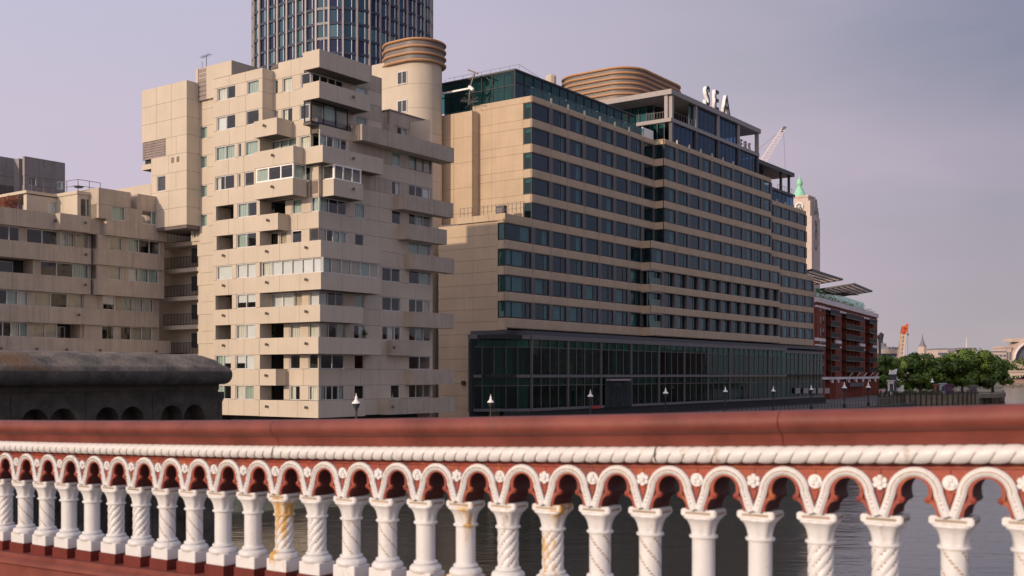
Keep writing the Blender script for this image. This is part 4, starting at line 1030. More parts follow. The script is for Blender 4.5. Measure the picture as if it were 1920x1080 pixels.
# resample the outline into equal bays
def resample(path, nrm, step):
    out = []; n = len(path); acc = 0.0; seg = []
    tot = sum(math.dist(path[i], path[(i+1) % n]) for i in range(n)); k = round(tot/step); st_ = tot/k; nxt = 0.0
    for i in range(n):
        a, b_ = path[i], path[(i+1) % n]; d = math.dist(a, b_)
        if d < 1e-6: continue
        while nxt < acc+d-1e-9 and len(out) < k:
            f = (nxt-acc)/d; p = (a[0]+(b_[0]-a[0])*f, a[1]+(b_[1]-a[1])*f); nn = Vector((nrm[i][0]*(1-f)+nrm[(i+1) % n][0]*f, nrm[i][1]*(1-f)+nrm[(i+1) % n][1]*f)).normalized()
            out.append((p, (nn.x, nn.y))); nxt += st_
        acc += d
    return out
rs = resample(path, nrm, 3.05); nb = len(rs)
pp = [p for p, n in rs]; pn = [n for p, n in rs]
SH = 3.25; zbase = 66.0-SH*6
part('inner_core', MB().prism([(p[0]-n[0]*1.2, p[1]-n[1]*1.2) for p, n in rs], QUAY, 112), M['navy'] if 'navy' in M else mat('navy_core', (.03, .045, .075), .6), tw)
M['navy'] = MATS['navy_core']; M['navyf'] = mat('navy_spandrel', (.03, .04, .065), .4); M['fin'] = mat('pale_metal_fin', (.36, .31, .285), .5); M['finw'] = mat('thin_white_fin', (.62, .62, .64), .4)
glass('tower_glass', (.30, .55, .68), 2.3, .35, refl=(.45, .70, .85)); glass('tower_glass_pale', (.45, .75, .75), 2.8, .5, refl=(.6, .9, .92)); glass('tower_glass_dark', (.12, .18, .34), 2.0, .3, refl=(.45, .5, .8))
stuff_g = MB()
vis = lambda n: (n[0]*math.cos(0)*1 < 0 or n[1] < .0)
for s in range(0, 19):
    z = zbase+s*SH
    part('spandrel_ring', MB().ring(pp, pn, z, [(-.3, 0), (.28, 0), (.28, .55), (-.3, .55)]), M['navyf'], tw)
    for i in range(nb):
        a, b_ = Vector(pp[i]), Vector(pp[(i+1) % nb]); n = Vector(pn[i]); d = (b_-a)
        seen = (n.dot(Vector((-.75, -.65))) > -.25) and 5 <= s <= 11
        for (f0, f1) in ((.08, .62), (.64, .92)):
            q = MB() if seen else stuff_g
            c0, c1 = a+d*f0, a+d*f1; o = n*.02
            q.prism([c0[:], c1[:], (c1-n*.04)[:], (c0-n*.04)[:]], z+.56, z+SH-.01)
            if seen: part('pane', q, MATS[rnd.choice(['tower_glass', 'tower_glass', 'tower_glass_pale', 'tower_glass_dark'])], tw)
part('far_glazing', stuff_g, MATS['tower_glass'], tw, kind='stuff')
for i in range(nb):
    p = Vector(pp[i]); n = Vector(pn[i]); d = Vector((-n.y, n.x))
    c = [p-d*.2, p+d*.2, p+d*.2+n*.38, p-d*.2+n*.38]; part('vertical_fin', MB().prism([x[:] for x in c], zbase, zbase+19*SH), M['fin'], tw)
    nx = Vector(pp[(i+1) % nb]); m_ = p+(nx-p)*.63; c = [m_-d*.06, m_+d*.06, m_+d*.06+n*.22, m_-d*.06+n*.22]; part('vertical_fin', MB().prism([x[:] for x in c], zbase, zbase+19*SH), M['finw'], tw)
# ================================================================ red brick wharf building
OF = Fr(math.atan2(.883, .469))
ot = 235.0; oa, ob = OF.ray(1529); OVv = ob*ot; OU0 = oa*ot; OU1 = OF.u(1643.5, OVv)
wh = thing('brick_wharf_building', 'dark red brick wharf building with black balconies and white bands, right of the hotel', 'building', OF, (OU0, OVv, QUAY))
oz = lambda y, x=1529: OF.z_v(x, y, OVv)
ztop = oz(557); OL = OU1-OU0
part('inner_core', MB().box(OU0, OU1-.05, OVv+1.6, OVv+30, QUAY-3, ztop-1.0), M['brickd'], wh)
# bays: (x0, x1, kind) in picture columns; p = brick pier, b = recessed balcony bay
bays = [(1529, 1546, 'p'), (1546, 1564, 'b'), (1564, 1576, 'p'), (1576, 1610, 'b'), (1610, 1620.5, 'p'), (1620.5, 1635, 'b'), (1635, 1643.5, 'p')]
lvz = [ztop-3.1-2.55*i for i in range(8)]        # floor levels below the cornice
zg = oz(712)                                       # top of the arcade
for x0, x1, k in bays:
    a, b_ = OF.u(x0, OVv), OF.u(x1, OVv)
    if k == 'p':
        n = max(1, round((b_-a)/2.6))
        for i in range(n):
            p, q = a+(b_-a)*i/n, a+(b_-a)*(i+1)/n
            part('brick_pier', MB().box(p+.18, q-.18, OVv-.25, OVv+1.6, QUAY, ztop-1.3), M['brick'], wh)
        part('brick_pier', MB().box(a, b_, OVv, OVv+1.5, QUAY-3, ztop-1.3), M['brick'], wh)
        if x0 == 1529:
            for z in lvz[:6]:
                for i in (0, 1): c = a+(b_-a)*(.42+.3*i); part('window', MB().box(c-.4, c+.4, OVv-.27, OVv-.2, z+.2, z+1.7), M['hg'], wh)
    else:
        n = max(1, round((b_-a)/4.6))
        for i in range(n):
            p, q = a+(b_-a)*i/n, a+(b_-a)*(i+1)/n; c = (p+q)/2
            for zi, z in enumerate(lvz[:6]):
                f = part('window', MB().box(c-1.1, c+1.1, OVv+1.5, OVv+1.58, z+.05, z+2.05), M['black'], wh)
                for j in (-1, 1): part('pane', MB().box(c+j*.55-.48, c+j*.55+.48, OVv+1.46, OVv+1.49, z+.15, z+1.95), M['hg'], f)
            part('brick_pier', MB().box(p+.05, p+.75, OVv+.6, OVv+1.6, QUAY, ztop-1.4), M['brick'], wh)
            if i: part('brick_pier', MB().box(p-.4, p+.4, OVv-.45, OVv+.6, zg+.7, ztop-3.2), M['brick'], wh)
        for zi, z in enumerate(lvz[:6]):
            bl = MB().box(a+.2, b_-.2, OVv-1.35, OVv+1.4, z-.22, z-.02)
            f = part('balcony', bl, M['black'], wh); r_ = MB()
            nn = int((b_-a)/.28)
            for j in range(nn+1): u = a+.2+(b_-a-.4)*j/nn; r_.box(u-.045, u+.045, OVv-1.35, OVv-1.3, z, z+1.0)
            r_.box(a+.2, b_-.2, OVv-1.38, OVv-1.28, z+.98, z+1.06); part('railing', r_, M['black'], f)
        part('drain_pipe', MB().box(a+.1, a+.9, OVv-.1, OVv+.3, zg, ztop-2), M['black'], wh)
for (ya, yb, pr_, d_) in ((557, 566, .55, 'cornice'), (572, 575.5, .35, 'white_band'), (633, 639, .3, 'white_band'), (645, 648, .28, 'white_band'), (707, 712, .7, 'white_cornice')):
    q = MB()
    if ya > 600 and ya < 700:
        for x0, x1, k in bays: 
            if k == 'p': q.box(OF.u(x0, OVv), OF.u(x1, OVv), OVv-pr_, OVv+.2, oz(yb), oz(ya))
            else: q.box(OF.u(x0, OVv)+.4, OF.u(x1, OVv)-.4, OVv+.9, OVv+1.4, oz(yb), oz(ya))
    else: q.box(OU0, OU1+.3, OVv-pr_, OVv+1.6, oz(yb), oz(ya))
    part(d_, q, M['whites'], wh)
part('parapet_panel', MB().box(OU0, OU1, OVv-.1, OVv+1.7, oz(572), oz(566)), M['brick'], wh)
for x in (1557, 1568, 1588, 1602, 1615, 1627, 1638):
    u = OF.u(x, OVv); part('bracket', MB().box(u-1.0, u+.4, OVv-.65, OVv, oz(719), oz(712)-.01), M['whites'], wh)
    if x > 1570: part('flag_pole', MB().bar((u, OVv-.6, oz(707)), (u, OVv-1.4, oz(698)), .14, 4), M['whites'], wh)
i = 0; u = OF.u(1553, OVv)
while u < OU1: part('arcade_fin', MB().box(u, u+.75, OVv-.5, OVv+1.0, QUAY-3, zg-.4), M['brick'], wh); u += 2.0 if i % 3 else 2.6; i += 1
part('arcade_fin', MB().box(OF.u(1562, OVv), OF.u(1577, OVv), OVv-.6, OVv, QUAY-3, zg-.4), M['brick'], wh)
part('sign_board', MB().box(OF.u(1584, OVv), OF.u(1611, OVv), OVv-1.2, OVv-1.0, oz(728), oz(720)), M['dgrey'], wh)
# glass restaurant on the roof and its louvred canopies
RG = OVv+4.5
part('roof_glazing', MB().box(OF.u(1530, RG), OF.u(1620, RG), RG, RG+.1, ztop, ztop+3.6), M['rg'], wh)
part('restaurant_wall', MB().box(OF.u(1530, RG), OF.u(1620, RG)-.4, RG+3, RG+12, ztop, ztop+3.4), mat('restaurant_inner', (.30, .24, .19), .8, var=.5, scale=1.2), wh)
M['slatw'] = mat('pale_canopy_slat', (.72, .56, .45), .7)
def canopy(xa, xb, ya, yb):
    ua, ub = OF.u(xa, OVv), OF.u(xb, OVv); z0 = OF.z_v(xa, ya, OVv)-.1; z1 = OF.z_v(xb, yb, OVv)-.1; n = 26
    f = MB(); d0, d1 = -1.8, 6.0
    for dd in (d0, d1): f.bar((ua, OVv+dd, z0+(-1.0 if dd > 0 else 0)), (ub, OVv+dd, z1+(-1.0 if dd > 0 else 0)), .3, 4)
    f.bar((ua, OVv+d0, z0), (ua, OVv+d1, z0-1), .25, 4); f.bar((ub, OVv+d0, z1), (ub, OVv+d1, z1-1), .25, 4)
    for k in range(1, 6): dd = d0+(d1-d0)*k/6; f.bar((ua, OVv+dd, z0-.15-k/6), (ub, OVv+dd, z1-.15-k/6), .14, 4)
    fo = part('canopy_frame', f, M['black'], wh)
    for i in range(n):
        u = ua+(ub-ua)*(i+.5)/n; z = z0+(z1-z0)*(i+.5)/n; w = (ub-ua)/n*.28
        part('canopy_slat', MB().extr([(u-w, OVv+d0, z-.05), (u+w, OVv+d0, z+.1), (u+w, OVv+d1, z-.9), (u-w, OVv+d1, z-1.05)], (0.05, 0, -.05)), M['slatw'] if i % 2 else M['black'], fo)
canopy(1505, 1564, 506, 524); canopy(1586, 1621, 532, 546)
part('pale_roof', MB().box(OF.u(1570, OVv+5), OF.u(1596, OVv+5), OVv+3, OVv+14, oz(531, 1575)-.2, oz(531, 1575)+.3), M['slatw'], wh)
def roofplant(x, s, lab): 
    u = OF.u(x, OVv+1); t_ = MB(); rr = random.Random(int(x)); c = Vector((u, OVv+1, ztop))
    for i in range(int(50*s)):
        d = Vector((rr.gauss(0, 1), rr.gauss(0, 1), abs(rr.gauss(0, 1)))).normalized()*(.4+s*rr.random()); p = c+d; e = Vector((rr.uniform(-1, 1), rr.uniform(-1, 1), rr.uniform(-1, 1)))*.35; g_ = Vector((rr.uniform(-1, 1), rr.uniform(-1, 1), rr.uniform(-1, 1)))*.35
        t_.poly([p, p+e, p+g_])
    solo('terrace_shrub', t_, M['leafd'], lab, 'shrub', OF, group='shrubs along the roof terrace of the brick building')
LAB = ['leftmost green shrub on the brick building terrace, next to the hotel', 'tall green shrub second from the hotel on the brick building terrace', 'green shrub under the right end of the first roof canopy', 'green shrub in the gap between the two roof canopies', 'green shrub under the left end of the second roof canopy', 'green shrub under the middle of the second roof canopy', 'small shrub under the tip of the second roof canopy', 'rightmost small shrub at the corner of the brick building terrace']
for i_, (x, s) in enumerate(((1536, 1.6), (1548, 2.0), (1560, 1.7), (1577, 1.3), (1592, 1.5), (1607, 1.5), (1620, 1.1), (1632, 1.0))): roofplant(x, s, LAB[i_])
# ================================================================ art-deco tower
dx_ = BF.at(1522, 600, 262); DU, DV = dx_[0], dx_[1]
dt_ = thing('stone_tower', 'slender pale stone tower with green copper finial and round window, between hotel and brick building', 'tower', BF, (DU, DV, QUAY))
dv1 = BF.v(1476, DU); dz = lambda y: BF.z_v(1522, y, DV)
dul = 5.6
part('shaft', MB().box(DU, DU+dul, DV, dv1-1.0, QUAY, dz(405)), M['tstone'], dt_)
part('shaft', MB().box(DU+.3, DU+dul-.4, DV+.5, dv1-1.2, dz(405), dz(375)), M['tstone'], dt_)
part('shaft', MB().box(DU+.3, DU+dul-.9, DV+1.0, dv1-1.4, dz(375), dz(364)), M['tstone'], dt_)
part('cornice', MB().box(DU+.1, DU+dul-.8, DV+.85, dv1-1.2, dz(368), dz(364.5)), M['tstone'], dt_)
for i, (a, b_) in enumerate(((405, 392), (392, 384))): part('buttress', MB().box(DU+dul-.01, DU+dul+.9-i*.4, DV+.6, DV+3, dz(600), dz(b_)+.0), M['tstone'], dt_)
for yc, kind in ((385, 'o'), (425, 'x'), (453, 'o')):
    zc = dz(yc); vc = BF.v(1498, DU)
    q = MB()
    if kind == 'o':
        n = 20
        for k in range(n):
            a, b_ = 2*math.pi*k/n, 2*math.pi*(k+1)/n
            q.extr([(DU-.05, vc+1.05*math.cos(a), zc+1.15*math.sin(a)), (DU-.05, vc+1.05*math.cos(b_), zc+1.15*math.sin(b_)), (DU-.05, vc+.7*math.cos(b_), zc+.75*math.sin(b_)), (DU-.05, vc+.7*math.cos(a), zc+.75*math.sin(a))], (.1, 0, 0))
        for k in range(4): a = math.pi*k/4+.2; q.bar((DU-.02, vc+.7*math.cos(a), zc+.7*math.sin(a)), (DU-.02, vc-.7*math.cos(a), zc-.7*math.sin(a)), .06)
        f = part('round_window_frame', q, M['whites'], dt_); part('pane', MB().extr([(DU-.03, vc+.95*math.cos(2*math.pi*k/16), zc+1.0*math.sin(2*math.pi*k/16)) for k in range(16)], (.02, 0, 0)), M['hg'], f)
    q = MB(); um = DU+dul*.5
    if kind == 'o':
        n = 18
        for k in range(n):
            a, b_ = 2*math.pi*k/n, 2*math.pi*(k+1)/n
            q.extr([(um+.95*math.cos(a), DV-.05, zc+1.9*math.sin(a)), (um+.95*math.cos(b_), DV-.05, zc+1.9*math.sin(b_)), (um+.6*math.cos(b_), DV-.05, zc+1.3*math.sin(b_)), (um+.6*math.cos(a), DV-.05, zc+1.3*math.sin(a))], (0, .1, 0))
    else: q.bar((um-.8, DV-.03, zc-1.7), (um+.8, DV-.03, zc+1.7), .16).bar((um+.8, DV-.03, zc-1.7), (um-.8, DV-.03, zc+1.7), .16)
    f = part('letter_window', q, M['mgrey'], dt_)
mid = (DU+2.4, BF.v(1499, DU+2.4), 0); zc = dz(364)
M['copp'] = M['copper']
q = MB().lathe([(1.75, 0), (1.75, .15), (1.5, .3), (1.1, 1.3), (.6, 2.3), (.42, 2.7)], (mid[0], mid[1], zc), 16); part('copper_roof', q, M['copper'], dt_, smooth=True)
q = MB().lathe([(.42, 0), (.72, .35), (.78, .75), (.6, 1.3), (.24, 1.9), (.08, 2.5), (.02, 3.0)], (mid[0], mid[1], zc+2.6), 12); part('copper_finial', q, M['copper'], dt_, smooth=True)
part('finial_base', MB().lathe([(1.9, -.3), (1.9, 0), (1.7, .03)], (mid[0], mid[1], zc), 16), M['black'], dt_)
# ================================================================ cranes
M['cream'] = mat('cream_crane_paint', (.62, .46, .30), .6); M['ored'] = mat('orange_red_crane_paint', (.55, .10, .03), .6); M['pwhite'] = mat('pale_crane_paint', (.68, .60, .58), .6)
def lattice(mb, a, b_, w0, w1, n, r=.08):
    a = Vector(a); b_ = Vector(b_); d = (b_-a); D = d.normalized(); x = D.cross(Vector((0, 1, 0))).normalized(); y = D.cross(x)
    def c(t, i): w = w0+(w1-w0)*t; return a+d*t+x*w*(1 if i in (0, 1) else -1)+y*w*(1 if i in (1, 2) else -1)
    for i in range(4): mb.bar(c(0, i), c(1, i), r)
    for k in range(n):
        for i in range(4): mb.bar(c(k/n, i), c((k+1)/n, (i+1) % 4), r*.6, 3)
    return mb
wp = lambda x, y, t: W0.at(x, y, t)
cr = thing('tower_crane', 'white lattice crane jib with a hanging hook line above the hotel roof', 'crane', W0, wp(1418, 340, 330))
def XY(x, y, t): a, b_, z = W0.at(x, y, t); return (a, b_, z)
t_ = 330
part('jib', lattice(MB(), XY(1418, 322, t_), XY(1468, 243, t_), .9, .45, 16, .13), M['pwhite'], cr)
part('jib_head', MB().bar(XY(1466, 247, t_), XY(1471, 238, t_), .5, 4).bar(XY(1471, 238, t_), XY(1474, 240, t_), .3, 4), M['zinc'], cr)
part('hook_line', MB().bar(XY(1469, 240, t_), XY(1473, 330, t_), .05, 4), M['mgrey'], cr)
part('stay_line', MB().bar(XY(1420, 282, t_), XY(1454, 252, t_), .06, 4), M['zinc'], cr)
part('mast', lattice(MB(), XY(1416, 700, t_), XY(1417, 318, t_), .9, .9, 40, .13), M['pwhite'], cr)
cr = thing('mobile_crane', 'cream lattice crane jib with an orange red head rising behind the riverside trees', 'crane', W0, XY(1682, 735, 400))
t_ = 400
part('jib', lattice(MB(), XY(1681, 730, t_), XY(1693, 626, t_), 1.1, .6, 14, .22), M['cream'], cr)
part('jib_head', lattice(MB(), XY(1693, 626, t_), XY(1697, 613, t_), .6, .8, 4, .3), M['ored'], cr)
part('jib_tip', MB().bar(XY(1695, 616, t_), XY(1702, 608, t_), .55, 5), M['ored'], cr)
part('hook_line', MB().bar(XY(1702, 609, t_), XY(1702, 690, t_), .06, 4).bar(XY(1702.5, 625, t_), XY(1702.5, 629, t_), .3, 6), M['mgrey'], cr)
part('stay_line', MB().bar(XY(1683, 655, t_), XY(1693, 630, t_), .07, 4), M['zinc'], cr)
# ================================================================ river bank on the right, trees
GZ = -5.9; FZr = -5.6
def bank(name, pts, z0, z1, m, kind='structure'): return solo(name, MB().prism([XY(x, 700, t)[:2] for x, t in pts], z0, z1), m, kind=kind)
M['bwall'] = mat('sandy_river_wall', (.19, .165, .115), .9, streaks=.6, var=.3, scale=.3)
M['gr'] = mat('bank_ground', (.13, .12, .08), .95, var=.3)
bank('far_bank_ground', [(1636, 285), (1700, 316), (1836, 322), (1884, 352), (1882, 1000), (1640, 1100), (1560, 400)], WATER-1, GZ-.15, M['gr'])
# wall built as bays between timber piles
pw = thing('river_wall', 'sandy riverside wall with dark timber fender piles below the trees on the right', 'wall', W0, XY(1695, 750, 316))
pr_ = [(1640, 290), (1695, 314), (1715, 315), (1735, 316), (1755, 317), (1775, 318), (1795, 319), (1812, 320), (1834, 321)]
for i, (a, b_) in enumerate(zip(pr_, pr_[1:])):
    A, B_ = Vector(XY(a[0], 700, a[1])), Vector(XY(b_[0], 700, b_[1])); A.z = B_.z = 0; n = Vector((0, -1, 0))*.5
    part('wall_bay', MB().prism([(A+n)[:2], (B_+n)[:2], B_[:2], A[:2]], WATER-.5, GZ+(.1 if i else .0)), M['bwall'] if i else M['quay'], pw)
    k = max(2, int((b_[0]-a[0])/7))
    for j in range(k): p = A+(B_-A)*j/k; q = MB().bar((p.x, p.y-.75, WATER-.5), (p.x, p.y-.75, GZ+1.1+.3*math.sin(i*3+j*5)), .22, 5); part('fender_pile', q, M['bark'], pw)
rl = MB(); A, B_ = Vector(XY(1648, 700, 292)), Vector(XY(1834, 700, 321))
for i in range(70): p = A+(B_-A)*i/69; rl.bar((p.x, p.y, GZ), (p.x, p.y, GZ+1.2), .09, 3)
for h_ in (.6, 1.2): rl.bar((A.x, A.y, GZ+h_), (B_.x, B_.y, GZ+h_), .07, 3)
part('railing', rl, M['black'], pw)
solo('jetty', MB().prism([XY(x, 700, t)[:2] for x, t in ((1833, 321), (1884, 330), (1886, 350), (1836, 345))], -7.0, -5.75), M['bwall'], 'sandy concrete jetty platform jutting past the trees at the right', 'jetty')
for x in (1838, 1850, 1862, 1869): solo('jetty_pile', MB().bar((*XY(x, 700, 326)[:2], WATER-1), (*XY(x, 700, 326)[:2], -6.9), .4, 6), M['bark'], 'dark pile under the sandy jetty, %s' % {1838: 'nearest the river wall', 1850: 'second from the river wall', 1862: 'third from the river wall', 1869: 'farthest out'}[x], 'pile', group='piles under the jetty')
# leaves
lm = bpy.data.materials.new('tree_leaves'); lm.use_nodes = True; t = lm.node_tree; b = t.nodes['Principled BSDF']; b.inputs['Roughness'].default_value = .6
g = t.nodes.new('ShaderNodeNewGeometry'); nn_ = t.nodes.new('ShaderNodeTexNoise'); nn_.inputs['Scale'].default_value = .35; nn_.inputs['Detail'].default_value = 4; t.links.new(g.outputs['Position'], nn_.inputs[0])
ca = ramp(t, nn_.outputs[0], [(.35, (.055, .12, .018)), (.68, (.18, .27, .038))]); cb = ramp(t, g.outputs['Random Per Island'], [(0, (.6, .6, .6)), (1, (1.25, 1.25, 1.1))])
t.links.new(mixc(t, 1.0, ca, cb, 'MULTIPLY'), b.inputs['Base Color']); M['leaf'] = lm
def tree(x, t, zb_, top, wid, label, seed, group='plane trees on the river bank', nl=8500, asp=1.0, leaf=.72, cr_lo=.05):
    """x = picture column of the stem, t = distance, zb_ ground, top = crown top height, wid = crown width"""
    rr = random.Random(seed); px, py, _ = XY(x, 700, t); H = top-zb_
    o = thing('broadleaf_tree', label, 'tree', W0, (px, py, zb_), group)
    tr = MB().bar((px, py, zb_-.2), (px+rr.uniform(-.3, .3), py, zb_+H*.3), .42, 7, r2=.3)
    clumps = []
    nc = 42
    for i in range(nc):
        a = rr.random()*6.283; e = rr.random(); rad_ = wid/2*(.35+.62*math.sqrt(rr.random())); hz = zb_+H*(cr_lo+.12+(.84-cr_lo)*e)
        k = math.sqrt(max(.1, 1-(max(0, e-.35)/.75)**2)); clumps.append((Vector((px+rad_*k*math.cos(a), py+rad_*k*math.sin(a)*.9, hz)), wid*(.09+.08*rr.random())))
    clumps.append((Vector((px, py, zb_+H*.86)), wid*.22)); clumps.append((Vector((px, py, zb_+H*.6)), wid*.28))
    for c, r_ in clumps[:12]: tr.bar((px, py, zb_+H*.25+rr.random()*H*.15), c, .16, 5, r2=.05)
    part('trunk', tr, M['bark'], o)
    lv_ = MB(); per = nl//len(clumps)
    for c, r_ in clumps:
        for i in range(per):
            d = Vector((rr.gauss(0, 1), rr.gauss(0, 1), rr.gauss(0, 1))).normalized(); q = c+Vector((d.x, d.y, d.z*.75))*r_*(.55+.5*rr.random())
            if q.z < zb_+H*cr_lo*.8: continue
            n = (d+Vector((rr.uniform(-.6, .6), rr.uniform(-.6, .6), rr.uniform(-.2, .8)))).normalized(); s1 = n.cross(Vector((.3, .2, 1))).normalized(); s2 = n.cross(s1); s = leaf*(.6+.7*rr.random())
            lv_.poly([q-s1*s*.5, q+s2*s*.45, q+s1*s*.5, q-s2*s*.45])
    me = lv_.mesh('crown', [M['leaf']], False, (px, py, zb_)); part('crown', me, None, o, org=(px, py, zb_))
    return o
K = 350/FPX
tree(1664, 332, GZ, 5.6, 9.5, 'broad dark green tree just clear of the corner of the brick building', 1)
tree(1645, 345, GZ, 5.8, 9, 'green tree tight behind the corner of the brick building', 2)
tree(1700, 350, GZ, 5.0, 12, 'round bushy tree just right of the orange headed crane', 3)
tree(1726, 345, GZ, 6.2, 12.5, 'tall dark tree below the distant slate spire', 4)
tree(1752, 352, GZ, 5.0, 11, 'lower tree in the dip of the tree line behind the riverside lamp', 5)
tree(1784, 356, GZ, 6.2, 13, 'tree with a domed crown left of the largest tree', 6, cr_lo=.1)
tree(1826, 350, GZ, 7.4, 19, 'largest and tallest riverside tree with a wide light green crown', 7, nl=15000, cr_lo=.14)
tree(1862, 356, GZ, 5.4, 12, 'rightmost riverside tree overhanging the jetty', 8, cr_lo=.10)
tree(1804, 366, GZ, 6.6, 12, 'tree filling the gap behind the largest tree', 9, cr_lo=.1)
# hedge and low planting by the wall
q = MB(); rr = random.Random(8)
for i in range(1600):
    x = rr.uniform(1674, 1765); p = Vector(XY(x, 700, 318+rr.random()*3)); p.z = GZ+rr.random()*1.6*(.6+.4*math.sin(x*.2)); e = Vector((rr.uniform(-1, 1), rr.uniform(-1, 1), rr.uniform(-1, 1)))*.4; f = Vector((rr.uniform(-1, 1), rr.uniform(-1, 1), rr.uniform(-1, 1)))*.4; q.poly([p, p+e, p+f])
solo('riverside_hedge', q, M['leaf'], 'low green hedge above the river wall below the trees', 'hedge')
# people along the river walk, far away and small
def person(x, t, z, lab, top, leg, h=1.72, fr=W0, turn=0):
    px, py, _ = XY(x, 700, t); me = bpy.data.meshes.new('person'); s = h/1.75
    V_ = [(0, 0, .95), (0, 0, 1.2), (0, 0, 1.45), (0, 0, 1.56), (0, 0, 1.67), (.2, 0, 1.42), (.26, .03, 1.12), (.24, .1, .86), (-.2, 0, 1.42), (-.26, -.03, 1.12), (-.24, -.1, .86), (.1, 0, .9), (.12, .1, .5), (.13, .02, .05), (-.1, 0, .9), (-.12, -.08, .5), (-.13, -.14, .05), (.13, .14, .02), (-.13, -.02, .02)]
    E_ = [(0, 1), (1, 2), (2, 3), (3, 4), (2, 5), (5, 6), (6, 7), (2, 8), (8, 9), (9, 10), (0, 11), (11, 12), (12, 13), (0, 14), (14, 15), (15, 16), (13, 17), (16, 18)]
    R_ = [.15, .15, .15, .06, .11, .07, .05, .035, .07, .05, .035, .1, .07, .05, .1, .07, .05, .04, .04]
    ca_, sa_ = math.cos(turn), math.sin(turn)
    me.from_pydata([((v[0]*ca_-v[1]*sa_)*s, (v[0]*sa_+v[1]*ca_)*s, v[2]*s) for v in V_], E_, [])
    o = bpy.data.objects.new('person', me); COL.objects.link(o); o.location = (px, py, z)
    sk = o.modifiers.new('skin', 'SKIN')
    for i, r_ in enumerate(R_): me.skin_vertices[0].data[i].radius = (r_*s, r_*s)
    me.skin_vertices[0].data[0].use_root = True
    ss = o.modifiers.new('sub', 'SUBSURF'); ss.levels = 1; ss.render_levels = 1
    bpy.context.view_layer.update(); m2 = bpy.data.meshes.new_from_object(o.evaluated_get(bpy.context.evaluated_depsgraph_get())); o.modifiers.clear(); o.data = m2; bpy.data.meshes.remove(me)
    m2.materials.clear()
    for c_, nm in ((top, 'coat'), (leg, 'trousers'), ((.45, .28, .2), 'skin'), ((.04, .03, .02), 'hair')):
        key = nm+'_%02d%02d%02d' % tuple(int(99*k) for k in c_); m2.materials.append(mat(key, c_, .8))
    for p in m2.polygons:
        zc_ = p.center.z/s; p.material_index = 3 if zc_ > 1.68 or (zc_ > 1.6 and p.center.length > 0 and p.normal.y > .2) else 2 if zc_ > 1.5 else 1 if zc_ < .92 else 0
    o['label'] = lab; o['category'] = 'person'; return o
cols = [((.5, .03, .03), (.03, .03, .05), 'in a red top and dark trousers'), ((.6, .6, .6), (.05, .06, .1), 'in a white top and navy trousers'), ((.04, .05, .1), (.03, .03, .03), 'in dark clothes'), ((.3, .25, .2), (.1, .1, .12), 'in a tan top'), ((.1, .2, .35), (.04, .04, .05), 'in a blue top')]
for i, (x, t) in enumerate(((1651, 300), (1657, 303), (1661, 300), (1668, 306), (1676, 308), (1787, 324), (1797, 325), (1859, 333), (1881, 334))):
    c = cols[i % 5]
    wh_ = ['by the corner of the brick building', 'second from the brick building corner', 'left of the pale kiosk', 'in front of the pale kiosk', 'right of the pale kiosk', 'by the purple stall', 'right of the purple stall', 'at the foot of the jetty', 'at the tip of the jetty'][i]
    person(x, t, GZ+.0 if x < 1840 else -5.75, 'person %s standing %s' % (c[2], wh_), c[0], c[1], turn=i*1.1)
# kiosks, stalls, pale sculptures
def kiosk(x0, x1, t, z1, m, lab, nm='kiosk', roof=None):
    A, B_ = XY(x0, 700, t), XY(x1, 700, t); o = thing(nm, lab, nm.replace('_', ' '), W0, (A[0], A[1], GZ))
    w = B_[0]-A[0]
    part('wall', MB().box(A[0], B_[0], A[1], A[1]+w*.8, GZ, z1), m, o); part('hatch', MB().box(A[0]+w*.15, A[0]+w*.85, A[1]-.05, A[1]-.01, GZ+1.0, GZ+(z1-GZ)*.8), M['dgrey'], o)
    part('roof', MB().prism([(A[0]-.3, A[1]-.3), (B_[0]+.3, A[1]-.3), (B_[0]+.3, A[1]+w*.8+.3), (A[0]-.3, A[1]+w*.8+.3)], z1, z1+.25), roof or m, o); return o
kiosk(1667, 1676, 315, -1.9, M['whites'], 'pale kiosk beside the brick building on the river walk')
kiosk(1775, 1786, 328, -3.2, mat('purple_canvas', (.12, .03, .10), .8), 'dark purple market stall below the trees', 'market_stall')
kiosk(1764, 1773, 329, -2.9, mat('grey_blue_canvas', (.35, .42, .48), .8), 'grey blue market stall left of the purple one', 'market_stall')
kiosk(1820, 1832, 330, -3.5, M['zinc'], 'grey market stall in the shade right of the purple one', 'market_stall')
kiosk(1754, 1763, 331, -3.2, mat('brown_canvas', (.28, .12, .06), .8), 'brown market stall, leftmost by the riverside lamp', 'market_stall')
o = thing('white_sculpture', 'pale angular sculpture on a plinth between the brick building and the trees', 'sculpture', W0, (*XY(1687, 700, 330)[:2], GZ)); c = XY(1687, 700, 330)
part('plinth', MB().box(c[0]-1.6, c[0]+1.2, c[1], c[1]+2.5, GZ, -3.2), M['white'], o)
part('figure', MB().extr([(c[0]-1.4, c[1]+.3, -3.2), (c[0]+.8, c[1]+.3, -3.2), (c[0]+.1, c[1]+.3, -1.4), (c[0]-.3, c[1]+.3, -1.9), (c[0]-1.0, c[1]+.3, .2)], (0, .9, 0)), M['white'], o)
o = thing('advertising_column', 'dark column with a bright white top beside the pale sculpture', 'column', W0, (*XY(1675, 700, 326)[:2], GZ)); c = XY(1675.5, 700, 326)
part('column_body', MB().box(c[0]-.9, c[0]+.9, c[1], c[1]+1.8, GZ, 0), M['dgrey'], o); part('column_top', MB().extr([(c[0]-1.0, c[1], .02), (c[0]+.8, c[1], .02), (c[0]+1.1, c[1], 1.6), (c[0]-.2, c[1], 1.0), (c[0]-.9, c[1], 1.3)], (0, 1.2, 0)), M['white'], o)
